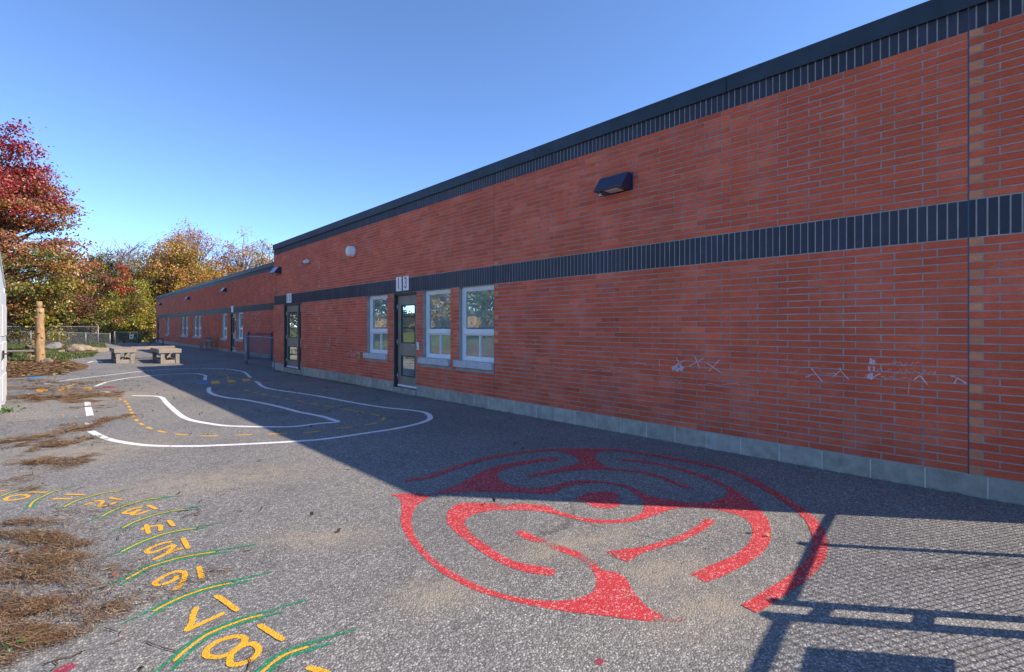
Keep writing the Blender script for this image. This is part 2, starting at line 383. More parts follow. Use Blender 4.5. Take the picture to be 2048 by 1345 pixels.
M['wpaint'] = paint_mat('white_road_paint', (.78,.78,.78), .5, (.85,.85,.85))
M['ypaint'] = paint_mat('yellow_road_paint', (.80,.40,.015), .5, (.85,.55,.12))
M['yworn'] = paint_mat('worn_yellow_paint', (.70,.38,.03), .7, (.6,.45,.2))
M['gpaint'] = paint_mat('green_spray_paint', (.012,.22,.10), .6, (.3,.4,.3))
M['rpaint'] = paint_mat('red_road_paint', (.52,.036,.042), .55, (.75,.42,.40), .55, [(gp(1100,1088),.35,.16),(gp(1190,1118),.35,.2),(gp(1010,1010),.2,.12),(gp(1345,1240),.25,.12)])
M['bpaint'] = paint_mat('blue_road_paint', (.03,.22,.50), .5, (.4,.5,.6))
M['mpaint'] = paint_mat('magenta_road_paint', (.30,.03,.06), .6, (.5,.3,.3))
M['yboard'] = simple('yellow_stripe', (.72,.45,.05), .7, var=.2, vscale=20)
M['rboard'] = simple('red_stripe', (.50,.12,.08), .7, var=.2, vscale=20)
def chalk_mat():
    m, nt, nd, lk, b = newmat('chalk'); pos = nd.new('ShaderNodeNewGeometry').outputs['Position']
    n = N(nd, 'ShaderNodeTexNoise', i_Scale=160.0, i_Detail=3.0); lk.new(pos, n.inputs['Vector'])
    r = ramp(nd, [(.38, (0,0,0)), (.56, (.95,.95,.95))]); lk.new(n.outputs[0], r.inputs[0]); lk.new(r.outputs[0], b.inputs['Alpha'])
    b.inputs['Base Color'].default_value = (.80,.66,.68,1); b.inputs['Roughness'].default_value = .95
    return m
M['chalk'] = chalk_mat()
M['added_pale_sheet'] = simple('pane_lightening_sheet', (.50,.62,.58), .9, var=.15, vscale=3)  # pale colour for the sheets added to lighten the upper panes
M['curtain'] = simple('white_curtain', (.7,.68,.66), .9, var=.1, vscale=8)
M['paperboard'] = simple('paper_display', (.66,.50,.34), .9, var=.5, vscale=9)
M['dark'] = simple('dark_interior', (.05,.05,.055), .9)

# ------------------------------------------------------------------ ground and asphalt
def sheet(name, ys, xs_of, dz, mat):
    mb = MB(); rows = []
    for y in ys:
        rows.append([(x, y, gz(y, x) + dz) for x in xs_of(y)])
    n = len(rows[0]); vs = [p for r in rows for p in r]; fs = []
    for i in range(len(rows)-1):
        for j in range(n-1):
            a = i*n + j; fs.append([a, a+1, a+n+1, a+n])
    mb.add(vs, fs); return mb.build(name, mat)
ys = sorted(set([-400,-100,-30,-8,0,6,12,18,19,20,21,22,23,24,25,26,27,28,30,35,40,45,50,54,57,60,63,66,70,80,120,300,900]))
ground = sheet('ground', ys, lambda y: [-900,-60,-30,-20,-16,-13,-10,-8,-6,-4,-2,0,3,6,12,30,100,900], -.014, M['lawn'])
tag(ground, 'lawn and bare soil around the paved play yard', kind='structure')
EDGE = [(-60,-.4),(-8,-.4),(3,-.42),(5.2,-.5),(6.0,-1.2),(7.2,-2.8),(20.5,-2.8),(21.6,-.3),(22.6,.35),(24,.72),(26,.62),(27.5,.42),(28.7,.7),(30,1.35),(34,1.65),(40,2.5),(50,3.0),(57.2,3.3)]
def edge(y):
    for (a,b),(c,d) in zip(EDGE, EDGE[1:]):
        if y <= c: return b + (d-b)*(max(y,a)-a)/(c-a)
    return EDGE[-1][1]
ays = sorted(set([-60,-8,-4,0,18,20,28,50,57] + [round(2+.35*i,2) for i in range(0,158)]))
ays = [y for y in ays if y <= 57.2]
def axs(y):
    e = edge(y) + .05*math.sin(y*5.1) + .03*math.sin(y*13.7+1)
    return [e, e+.6, 3.5, 12]
asph = sheet('asphalt_yard', ays, axs, 0.0, M['asphalt'])
tag(asph, 'grey asphalt play yard with painted games along the brick wall', kind='structure')
def poly_sheet(name, pts, dz, mat, parent=None):
    from mathutils.geometry import tessellate_polygon
    tris = tessellate_polygon([[Vector((x,y,0)) for x,y in pts]])
    mb = MB(); mb.add([(x,y,gz(y)+dz) for x,y in pts], [list(t) for t in tris])
    # make all faces look up
    for k, f in enumerate(mb.f):
        a,b,c = [Vector(mb.v[i]) for i in f]
        if (b-a).cross(c-a).z < 0: mb.f[k] = f[::-1]
    return mb.build(name, mat, parent)
def cr(pts, n=6, closed=False):           # Catmull-Rom through the points
    P = [Vector(p).to_2d() if len(p)==2 else Vector(p) for p in pts]
    P = [Vector((p[0],p[1])) for p in pts]
    m = len(P); out = []
    rng = range(m) if closed else range(m-1)
    for i in rng:
        p1, p2 = P[i], P[(i+1)%m]
        p0 = P[(i-1)%m] if closed or i > 0 else p1*2-p2
        p3 = P[(i+2)%m] if closed or i < m-2 else p2*2-p1
        for k in range(n):
            t = k/n
            out.append(.5*((2*p1)+(p2-p0)*t+(2*p0-5*p1+4*p2-p3)*t*t+(3*p1-p0-3*p2+p3)*t**3))
    if not closed: out.append(P[-1])
    return [(p.x,p.y) for p in out]
mulch = poly_sheet('mulch_bed', cr([(-6,20.9),(-.9,20.6),(.15,21.4),(.75,22.6),(.95,24.2),(.7,25.8),(.3,27.5),(-1.5,28.6),(-6,29.5)], 4, True), .012, M['mulch'])
tag(mulch, 'brown bark mulch bed around the peeled log post', kind='structure')
path = poly_sheet('sandy_path', cr([(-.6,38.5),(.6,36.6),(1.9,35.4),(2.6,38.5),(2.9,43.5),(1.6,44),(.4,41),(-.8,40.5)], 4, True), .010, M['sand'])
tag(path, 'pale sandy strip between lawn and asphalt', kind='structure')

# painted markings: ribbons and filled shapes that lie on the asphalt, each a part of it
def ribbon(mb, pts, w, z0=.0016, rise=.0005, taper=0, jit=.0, rnd=True):
    n = len(pts); vs = []; fs = []
    P = [Vector(p) for p in pts]
    if rnd and n > 1:
        P[0] = P[0] + (P[0]-P[1]).normalized()*w*.25; P[-1] = P[-1] + (P[-1]-P[-2]).normalized()*w*.25
    for i,p in enumerate(P):
        d = (P[min(i+1,n-1)] - P[max(i-1,0)]); d = d.normalized() if d.length > 0 else Vector((1,0))
        q = Vector((-d.y, d.x)); h = w*.5
        if rnd and i in (0, n-1): h *= .62
        if taper: h *= max(.12, 1 - taper*(i/(n-1)))
        h *= 1 + random.uniform(-jit, jit)
        z = gz(p.y) + z0 + rise*i/max(1,n-1)
        vs += [(p.x+q.x*h, p.y+q.y*h, z), (p.x-q.x*h, p.y-q.y*h, z)]
    for i in range(n-1): fs.append([2*i, 2*i+1, 2*i+3, 2*i+2])
    mb.add(vs, fs)
def mk(name, mb, mat, label):
    o = mb.build(name, mat, asph); tag(o, label); return o
def line_px(pts, w, n=6, close=False): return cr([gp(*p) for p in pts], n, close)

# --- race track
wl_ = [
 ([(180.7,862.4),(195,869.7),(214.8,878.2),(244,884.8),(280.8,890),(317.4,892.4),(354,892.9),(400,892.6),(439.5,891),(473,889.7),(546,886),(595,883),(644,879.2),(693,872.6),(741.8,865.3),(790.6,857.9),(839.5,847),(860,837.5),(854,827.4),(834.6,822.5),(802.8,818.9),(776,816.4),(741.8,811.6),(705,805.5),(644,794),(595,786.4),(556,781),(533.8,776.7),(522.4,771.9),(517,766.6),(511,763)], .085, 'white outer line of the painted race track, round its right-hand end'),
 ([(88,768.8),(110,764.7),(146.5,759),(185.5,754.2),(244,747.6),(293,742),(341.8,739),(390.6,737.4),(432.7,737.8),(459,739.3),(476.7,742),(489,745),(495,750.3),(501.3,756)], .085, 'white outer line at the far side of the painted race track'),
 ([(176,814.7),(178,822),(180,832)], .095, 'short thick white dash at the near left of the painted race track'),
 ([(174.6,803.5),(175.6,809),(176,812)], .09, 'small white dash beside the needles at the left of the race track'),
 ([(177,845),(178,849)], .09, 'broken white scrap of line half covered by needles'),
 ([(59,788),(69,789)], .08, 'small white scrap of line near the yellow blocks on the left'),
 ([(71,791.3),(87.6,792.6)], .07, 'thin white scrap of line under the needles on the left'),
 ([(409.9,760.9),(410.3,756),(411.6,752.5),(407,750.3),(399,748.6),(388.8,747.7),(366,748),(329.6,749.3),(280.8,753.7),(244,758.6),(214.8,764.2),(200,769.6),(191.6,773.2)], .085, 'white inner line at the far side of the painted race track'),
 ([(418.7,775.4),(417.4,779.8),(419.5,785),(428.3,789.9),(441.5,793.4),(459,796.5),(485.5,799.5),(505,803),(536.7,809),(571,817.2),(595,823.8),(619.7,828.6),(644,833.5),(663.7,839.6),(674.5,844.5),(644,847),(614.8,850.6),(585.5,853.8),(546.5,854.3),(497.7,853.8),(448.8,851.8),(415,847.2),(390.6,842.8),(373.5,838),(358.9,829.4),(341.8,814.7),(332,805),(324.7,796.4),(315,793.3),(293,792.3),(263.7,791.6)], .085, 'white inner line of the painted race track, crossing the shadow edge'),
 ([(207.5,783.5),(227,786.7)], .08, 'short white dash by the leftmost row of yellow blocks'),
 ([(205,725),(190,722.5),(176,726)], .10, 'faint white marking beside the log post bed'),
 ([(95,751),(118,747)], .09, 'faint white dash near the mulch bed'),
]
for pts, w, lab in wl_:
    mb = MB(); ribbon(mb, line_px(pts, w), w, rnd=False, jit=.05); mk('painted_line', mb, M['wpaint'], lab)
def dashes(pts, w, dash, gap, lab, mat, z0=.0022):
    P = line_px(pts, w, 10); mb = MB(); acc = 0; cur = []; on = True
    for a, b in zip(P, P[1:]):
        L = math.hypot(b[0]-a[0], b[1]-a[1]); k = max(1, int(L/.03))
        for i in range(k):
            p = (a[0]+(b[0]-a[0])*i/k, a[1]+(b[1]-a[1])*i/k)
            if on: cur.append(p)
            acc += L/k
            if acc > (dash if on else gap):
                if on and len(cur) > 2: ribbon(mb, cur, w, z0, rnd=False, jit=.06)
                cur = []; on = not on; acc = 0
    mk('painted_dashes', mb, mat, lab)
dashes([(236.8,798),(249,802.5),(256.3,811),(261,820.8),(266,831.8),(275.9,844),(290.5,853.3),(310,860.6),(329.6,865.3),(354,869),(390.6,871.6),(420,872.8),(451.7,872),(483.4,870.9),(536.7,868.9),(595,867),(619.7,865.3),(651.5,860.9),(678.3,857),(702.7,854.8),(722,851.8),(749,847),(764,840.8),(768.6,836),(758.9,831.8),(737,827.9),(705,821.3)], .046, .24, .17, 'yellow dashed centre line round the near loop of the race track', M['ypaint'])
dashes([(705,821.3),(668.5,815.2),(632,809),(595,801.8),(546.5,793.2),(505,784.7),(480.6,777.4)], .05, .3, .2, 'faded yellow dashed centre line along the shaded leg of the race track', M['yworn'])
dashes([(456.5,757.8),(454.7,753.4),(450,748.6),(443,746.4),(429,743.6),(415,742.7),(397.6,742),(388,742),(330,744)], .06, .3, .25, 'yellow dashed centre line at the shaded far bend of the race track', M['yworn'])
dashes([(134.6,773.3),(146,769.5),(158.7,765)], .06, .9, .2, 'short yellow dashed line among needles near the yellow blocks', M['yworn'])
def fill_px(name, pts, mat, lab, z=.0018, smooth=False):
    P = [gp(*p) for p in pts]
    if smooth: P = cr(P, 4, True)
    o = poly_sheet(name, P, z, mat, asph); off = Vector(asph.location); tag(o, lab); return o
z4 = lambda L: [(x/7.877, 720+y/7.877) for x,y in L]
z5 = lambda L: [(380+x/11.378, 720+y/11.378) for x,y in L]
for L, lab in [(z4([(570,465),(755,458),(745,498),(580,505)]), 'leftmost sunlit yellow block of the painted crossing'), (z4([(925,445),(1110,440),(1080,485),(920,488)]), 'middle sunlit yellow block of the painted crossing, partly under needles'), (z4([(1290,445),(1447,432),(1450,470),(1310,470)]), 'sunlit yellow block nearest the red leaf-shaped mark'),
  (z5([(465,485),(650,478),(685,540),(500,548)]), 'shaded yellow block beside the blue painted mark'), (z5([(835,460),(1000,452),(1045,512),(880,525)]), 'middle shaded yellow block of the painted crossing'), (z5([(1175,440),(1350,428),(1390,475),(1220,495)]), 'shaded yellow block nearest the brick wall')]:
    fill_px('painted_block', L, M['ypaint'], lab)
fill_px('painted_mark', z4([(1605,440),(1700,422),(1800,424),(1890,430),(1760,448),(1640,455)]), M['mpaint'], 'faded red leaf-shaped mark in the sun near yellow blocks')
fill_px('painted_mark', z5([(120,540),(300,515),(410,515),(420,540),(250,560)]), M['bpaint'], 'blue painted mark in the shade beside yellow block')
fill_px('painted_mark', z5([(1600,485),(1700,462),(1815,458),(1780,480),(1660,492)]), M['mpaint'], 'dark magenta painted mark close to the brick wall')
fill_px('painted_mark', z4([(420,275),(500,268),(640,262),(660,280),(520,295),(450,305)]), M['bpaint'], 'small blue painted mark on the mulch-strewn asphalt')

# --- number path: numerals 9 to 19 painted in yellow between curved yellow and green lines
n1 = lambda L: [(x/8.533, 960+y/8.533) for x,y in L]
n2 = lambda L: [(240+x/6.725, 960+y/6.725) for x,y in L]
n3 = lambda L: [(220+x/4.452, 1120+y/4.452) for x,y in L]
numerals = [
 ('10', [n1([(75,345),(140,300),(250,272),(400,262),(475,278),(470,300),(400,322),(280,345),(150,355),(80,346)]), n1([(500,215),(640,217),(780,222)])]),
 ('11', [n1([(905,330),(1060,328),(1220,327)]), n1([(1120,255),(1280,256),(1440,262)])]),
 ('12', [n1([(1455,430),(1520,408),(1620,372),(1720,362),(1755,382),(1715,420),(1685,452),(1780,450),(1900,420),(1965,388)]), n1([(1875,312),(1960,330),(2070,352)])]),
 ('13', [n2([(300,372),(220,380),(120,410),(50,450),(140,452),(230,418),(265,412),(200,440),(165,475),(260,462),(375,422)]), n2([(372,347),(430,370),(490,400)])]),
 ('14', [n2([(295,672),(345,650),(430,630),(525,618),(547,645),(545,688)]), n2([(352,608),(366,660),(385,728)]), n2([(652,552),(690,592),(718,628)])]),
 ('15', [n2([(685,835),(560,862),(430,910),(355,968),(430,985),(560,940),(690,890),(722,905),(640,985)]), n2([(460,1075),(600,1012),(720,962),(835,928)]), n2([(842,792),(885,868),(918,930)])]),
 ('16', [n3([(570,272),(632,220),(665,150),(655,112),(580,110),(480,150),(402,205),(425,226),(500,214),(572,182),(592,150)]), n3([(790,66),(806,120),(818,168)])]),
 ('17', [n3([(768,428),(738,500),(728,562),(682,632)]), n3([(684,632),(780,588),(900,532),(1008,482)]), n3([(942,326),(1000,358),(1133,458)])]),
 ('18', [n3([(850,858),(872,790),(980,722),(1100,688),(1188,694),(1198,730),(1130,790),(1060,842),(950,872),(852,860)]), n3([(1062,905),(1085,840),(1160,782),(1262,752),(1322,795),(1298,862),(1200,922),(1090,940),(1058,908)]), n3([(1332,587),(1430,650),(1538,718)])]),
 ('19', [n3([(1762,962),(1850,985),(1935,1012)])]),
 ('9', [n1([(-60,200),(20,195),(105,178)])]),
]
for k,(num, strokes) in enumerate(numerals):
    mb = MB()
    for j, s in enumerate(strokes): ribbon(mb, line_px(s, .03, 7), .029, .0022 + .0008*j, .0007, jit=.10)
    mk('painted_number', mb, M['ypaint'], 'yellow number %s painted on the asphalt number path' % num)
seps = [
 (n1([(-40,100),(80,92),(200,84)]), 0, '8 and 9'),
 (n1([(0,290),(60,268),(150,235),(300,195),(450,160),(630,130)]), .4, '9 and 10'),
 (n1([(508,470),(530,420),(580,370),(650,325),(780,265),(900,210),(1050,175)]), .8, '10 and 11'),
 (n1([(1090,470),(1200,410),(1350,345),(1500,300),(1700,245),(1850,215),(2040,195)]), .6, '11 and 12'),
 (n1([(1740,625),(1850,565),(1950,520)])+n2([(0,377),(100,340),(200,310),(320,280),(430,260),(540,248)]), 1, '12 and 13'),
 (n2([(30,655),(150,590),(300,530),(450,480),(600,445),(720,420),(855,402)]), 1, '13 and 14'),
 (n2([(25,970),(150,905),(300,835),(450,780),(600,730),(780,690),(1010,655)]), 1, '14 and 15'),
 (n2([(80,1340),(200,1280),(350,1195),(500,1140),(700,1080),(900,1035),(1100,1000),(1275,975)]), 1.4, '15 and 16'),
 (n3([(390,460),(500,400),(620,345),(750,295),(880,255),(1075,210)]), 1.3, '16 and 17'),
 (n3([(570,905),(650,830),(750,750),(850,680),(950,630),(1100,570),(1220,530),(1350,495)]), 1.3, '17 and 18'),
 (n3([(1300,1050),(1360,1000),(1450,920),(1550,855),(1650,815),(1760,780)]), 1.3, '18 and 19'),
]
for pts, g, lab in seps:
    P = line_px(pts, .013, 8)
    if g:
        mb = MB()
        for sgn, ext in ((1,.16),(-1,.07)):
            n_ = len(P); Q = []
            for i,p in enumerate(P):
                d = Vector(P[min(i+1,n_-1)]) - Vector(P[max(i-1,0)]); d.normalize()
                o_ = (.011 + .010*g) * (1 - .25*math.sin(i*.6)*.3)
                Q.append(Vector(p) + Vector((-d.y,d.x))*sgn*o_)
            Q.insert(0, Q[0] + (Q[0]-Q[1]).normalized()*ext*.6*g); Q.append(Q[-1] + (Q[-1]-Q[-2]).normalized()*ext*g)
            ribbon(mb, [tuple(q) for q in Q], .011+.008*g, .0014 + (.0005 if sgn > 0 else 0), jit=.25)
        mk('green_edge_line', mb, M['gpaint'], 'green sprayed edging of the line between numbers %s' % lab)
    mb = MB(); ribbon(mb, P, .0155, .0028, .0004, jit=.10)
    mk('divider_line', mb, M['ypaint'], 'yellow curved line between numbers %s' % lab)

# --- red labyrinth
zl = lambda L: [(760+x/3.363, 870+y/3.363) for x,y in L]
zr = lambda L: [(1150+x/3.363, 870+y/3.363) for x,y in L]
lab_polys = []
ring_px = zl([(165,310),(260,298),(340,283),(430,248),(560,205),(700,165),(850,135),(1000,115),(1150,104),(1300,100),(1450,100),(1580,103)]) + zr([(500,133),(700,170),(900,207),(1100,268),(1250,342),(1400,432),(1520,512),(1590,580),(1635,660),(1650,740),(1620,840),(1540,930),(1440,1005),(1330,1075),(1230,1140),(1165,1172)])
P1 = zl([(345,405),(450,365),(540,325),(640,270),(740,225),(820,203),(900,187),(1000,172),(1100,160),(1190,157),(1201,167),(1195,178),(1100,182),(1000,195),(900,213),(840,232),(800,255),(788,275),(800,298),(840,325),(900,345),(980,358),(1060,362),(1130,352),(1190,335),(1260,318),(1330,310),(1400,307)]) \
   + zr([(120,308),(230,318),(320,335),(400,362),(460,395),(520,415),(620,438),(740,455),(850,458),(940,445),(1000,420),(1027,385),(1015,360),(960,330),(880,300),(800,272),(720,245),(600,215),(480,192),(380,180),(300,176),(300,164),(400,168),(500,180),(620,205),(740,232),(860,270),(960,310),(1060,360),(1150,420),(1220,475),(1260,520),(1300,575),(1320,640),(1315,710),(1290,760),(1240,815),(1170,860),(1080,910),(980,960),(880,993),(775,940),(880,890),(950,865),(1050,820),(1110,785),(1160,740),(1185,700),(1195,640),(1180,600),(1150,570),(1090,540),(1020,520),(940,503),(850,495),(780,492),(700,495),(640,505),(580,525),(520,548),(460,570),(380,585),(300,593),(200,597),(100,592)]) \
   + zl([(1330,572),(1230,550),(1160,530),(1080,515),(980,510),(880,508),(800,508),(720,515),(650,530),(600,550),(570,580),(567,600),(600,650),(660,705),(740,760),(820,812),(900,850),(980,870),(1080,885),(1170,902),(1182,922),(1165,950),(1060,940),(960,920),(880,895),(800,860),(720,815),(640,760),(560,700),(500,650),(455,600),(445,550),(465,505),(510,470),(560,458),(650,460),(740,462),(860,462),(1000,465),(1140,482),(1180,505),(1240,525),(1320,550)]) \
   + zr([(88,565),(200,574),(300,572),(380,558),(440,530),(468,500),(463,465),(440,430),(410,402),(350,362),(280,340),(200,328),(120,325)]) \
   + zl([(1370,330),(1300,340),(1240,358),(1190,385),(1165,402),(1100,400),(1000,395),(900,390),(760,385),(620,383),(480,390)])
P3 = zl([(1200,112),(1300,108),(1400,106),(1520,112)]) + zr([(170,118),(135,132),(130,150),(150,175),(190,205),(240,226),(300,233),(400,240),(500,255),(600,285),(700,325),(780,352),(762,363),(720,355),(650,325),(560,290),(450,260),(350,246),(240,240)]) + zl([(1500,237),(1400,235),(1290,240),(1150,262),(1020,287),(985,276),(1080,255),(1180,232),(1270,212),(1320,200),(1343,183),(1330,160),(1290,137),(1240,122)])
HEART = zl([(1305,430),(1360,405),(1430,385),(1510,380),(1580,387),(1608,408),(1600,428),(1575,436),(1600,445),(1622,465),(1610,480),(1570,493),(1510,497),(1450,490),(1400,470),(1350,448)])
PB = zl([(65,405),(150,396),(250,393),(345,410),(300,440),(255,470),(225,510),(210,560),(215,620),(240,690),(290,760),(350,825),(420,880),(500,930),(600,985),(700,1030),(820,1070),(950,1100),(1080,1115),(1200,1118),(1300,1108),(1380,1085),(1430,1060),(1450,1020),(1455,980),(1440,930),(1400,880),(1340,835),(1250,800),(1150,765),(1060,732),(975,700),(905,657),(965,643),(1060,690),(1200,740),(1340,790),(1440,850),(1490,910),(1600,930),(1650,960),(1690,1030),(1740,1100),(1800,1165)]) + zr([(560,1200),(620,1235),(730,1236),(720,1258),(620,1262),(500,1256)]) + zl([(1700,1245),(1500,1218),(1300,1195),(1150,1175),(1000,1145),(850,1110),(720,1075),(620,1040),(520,990),(420,935),(330,860),(260,790),(200,720),(160,650),(137,590),(145,500),(140,440),(110,415)])
PH = zr([(200,785),(300,775),(450,755),(600,715),(720,670),(800,625),(850,590),(870,565),(940,575),(930,600),(880,635),(800,680),(680,730),(560,765),(470,790),(420,815),(360,855),(330,850),(290,835),(240,810)])
labp = bpy.data.objects.new('painted_labyrinth', None); COL.objects.link(labp); labp.parent = asph
tag(labp, 'large red labyrinth of curling bands painted on the asphalt')
def lab_piece(px, z, lab=None):
    P = [gp(*p) for p in px]
    o = poly_sheet('paint_band', P, z, M['rpaint'], labp); return o
lab_piece(P1, .0018); lab_piece(P3, .0024); lab_piece(HEART, .0014); lab_piece(PB, .0014); lab_piece(PH, .0021)
mb = MB(); ribbon(mb, line_px(ring_px, .08, 8), .085, .0029, .0004, rnd=False, jit=.04); mb.build('paint_band', M['rpaint'], labp)
for c_, s_ in (((1200,1325),.022),((130,1338),.04)):
    x,y = gp(*c_); mb = MB(); pts = [(x+s_*math.cos(t)*random.uniform(.6,1.2), y+s_*math.sin(t)*random.uniform(.6,1.2)) for t in [i*.52 for i in range(12)]]
    o = poly_sheet('painted_mark', pts, .0016, M['mpaint'], asph); tag(o, 'small faded red smear of paint at the near edge' if c_[0] < 500 else 'small red paint spot between number path and labyrinth')
#PART2

# ------------------------------------------------------------------ the school building
bld = thing('school_building', (D1, 9, 0), 'long low red brick school building with two dark soldier-brick bands', 'building')
Z_BASE, Z_B0, Z_B1, Z_T0, Z_FL, Z_TOP = .198, 2.158, 2.476, 3.878, 4.067, 4.245
OPEN1 = [(6.69,7.70,.79,2.158,'w'), (7.98,8.95,.79,2.158,'w'), (9.20,10.17,-.15,2.158,'d'), (10.45,11.45,.79,2.158,'w'), (15.87,17.45,-.15,2.158,'d')]
OPEN2 = [(28.10,29.15,.79,2.158,'w'), (29.50,30.55,-.15,2.158,'d'), (31.30,32.40,.79,2.158,'w'), (37.90,38.95,.79,2.158,'w'), (39.20,40.25,.79,2.158,'w'), (42.20,43.30,.79,2.158,'w'), (43.65,44.75,.79,2.158,'w'), (50.40,51.50,.79,2.158,'w'), (55.60,56.60,-.15,2.158,'d')]
def wall_backing(D, y0, y1, opens, name):
    mb = MB(); X0, X1 = D+.0045, D+.30; e = .004
    ys_ = sorted(set([y0, y1] + [v for o in opens for v in (o[0]-e, o[1]+e)]))
    for a, b in zip(ys_, ys_[1:]):
        o = [o for o in opens if o[0]-e <= a+1e-6 and o[1]+e >= b-1e-6]
        if o:
            o = o[0]; mb.box(X0, X1, a, b, o[3]+.001, Z_TOP-.03)
            if o[4] == 'w': mb.box(X0, X1, a, b, -.7, o[2]-.12)
        else: mb.box(X0, X1, a, b, -.7, Z_TOP-.03)
    return mb.build(name, M['mortar'], bld)
wallA = wall_backing(D1, Y_END, Y_COR, OPEN1, 'brick_wall'); tag(wallA, 'near wing brick wall facing the yard')
wallB = wall_backing(D2, Y_COR, Y_FAR, OPEN2, 'brick_wall'); tag(wallB, 'set-back far wing brick wall')
mb = MB()
mb.box(D1+.009, D1+24, Y_END, Y_END+.30, -.7, Z_TOP-.04); mb.box(D1+24, D1+24.3, Y_END, Y_FAR, -.7, Z_TOP-.05)
mb.box(D1+.301, D2+.02, Y_COR-.30, Y_COR-.009, -.7, Z_TOP-.035)
mb.box(D2+.30, D1+24, Y_FAR-.3, Y_FAR, -.7, Z_TOP-.04)
mb.build('plain_wall', M['mortar'], bld)
mb = MB(); mb.box(D1+.05, D1+24.2, Y_END+.02, Y_COR-.02, Z_TOP-.3, Z_TOP-.2); mb.box(D2+.05, D1+24.2, Y_COR-.021, Y_FAR-.02, Z_TOP-.31, Z_TOP-.21)
mb.build('roof', M['roof'], bld)
mb = MB(); mb.box(D1+.4, D1+23, Y_END+.4, Y_COR-.4, -.05, .0); mb.box(D2+.4, D1+23, Y_COR+.3, Y_FAR-.4, -.05, .0); mb.box(D1+5.0, D1+5.1, Y_END+.4, Y_COR-.4, 0, 3.2)
mb.build('interior_floor', M['dark'], bld)
# flashing along the roof edge, one length after another
def flashing(D, y0, y1):
    y = y0; k = 0
    while y < y1-.01:
        ye = min(y+3.05, y1); mb = MB(); g = .004
        prof = [(D-.028, Z_FL-.004), (D-.032, Z_TOP-.01), (D-.020, Z_TOP), (D+.33, Z_TOP+.012), (D+.33, Z_TOP-.06), (D-.010, Z_TOP-.06), (D-.010, Z_FL)]
        n = len(prof); vs = [(x, yy, z) for yy in (y+g, ye-g) for x, z in prof]
        fs = [[i, (i+1) % n, (i+1) % n + n, i+n] for i in range(n)] + [list(range(n))[::-1], list(range(n, 2*n))]
        mb.add(vs, fs); mb.build('flashing', M['flash'], bld); y = ye
flashing(D1, Y_END-.03, Y_COR+.03); flashing(D2, Y_COR+.04, Y_FAR+.03)
mb = MB(); mb.box(D1+.34, D2+.3, Y_COR+.004, Y_COR+.03, Z_FL-.004, Z_TOP+.004); mb.box(D1+.34, D1+24, Y_END-.03, Y_END-.004, Z_FL, Z_TOP+.004); mb.build('flashing', M['flash'], bld)

def brick_tint():
    a = random.random()
    base = (.62,.122,.060) if a < .5 else (.58,.112,.055) if a < .78 else (.64,.145,.075) if a < .94 else (.52,.102,.055)
    j = random.uniform(.93, 1.08); return tuple(c*j*random.uniform(.96,1.04) for c in base)
def pale_tint():
    j = random.uniform(.85, 1.1); return (.62*j, .25*j, .125*j)
def dark_tint():
    j = random.uniform(.75, 1.3); return (.020*j, .023*j, .042*j)
def subtract(a, b, cuts):
    segs = [(a, b)]
    for c, d in cuts:
        segs = [s for p, q in segs for s in ((p, min(q, c)), (max(p, d), q)) if s[1]-s[0] > .02] if True else segs
    return segs
def lay_bricks(D, joints, opens, rnd_off=0):
    out = []
    zones = [(Z_BASE, (Z_B0-Z_BASE)/29, 29), (Z_B1, (Z_T0-Z_B1)/21, 21)]
    J = .0105
    for z0, pitch, n in zones:
        for r in range(n):
            za = z0 + r*pitch + J*.5; zb = z0 + (r+1)*pitch - J*.5
            cuts = [(o[0]-.006, o[1]+.006) for o in opens if o[2] < zb-.02 and o[3] > za+.02]
            sc = [(o[0]-.006, o[1]+.12) for o in opens if o[4] == 'w' and za < o[2] and zb > o[2]-.135]
            for s0, s1 in zip(joints, joints[1:]):
                y = s0; first = True
                while y < s1 - .03:
                    L = .30
                    if first and (r % 2): L = .20
                    first = False
                    e = min(y+L, s1)
                    if s1 - e < .03: e = s1
                    for p, q in subtract(y+J*.5, e-J*.5, cuts+sc):
                        pale = (e == s1 and e-y < .16 and s1 < joints[-1] and False) or (s0 != joints[0] and False)
                        out.append((p, q, za, zb, e == s1 and (e-y) < .16))
                    y = e
    return out
J1 = [Y_END, .569, 6.682, 14.526, Y_COR]
bricks = lay_bricks(D1, J1, OPEN1)
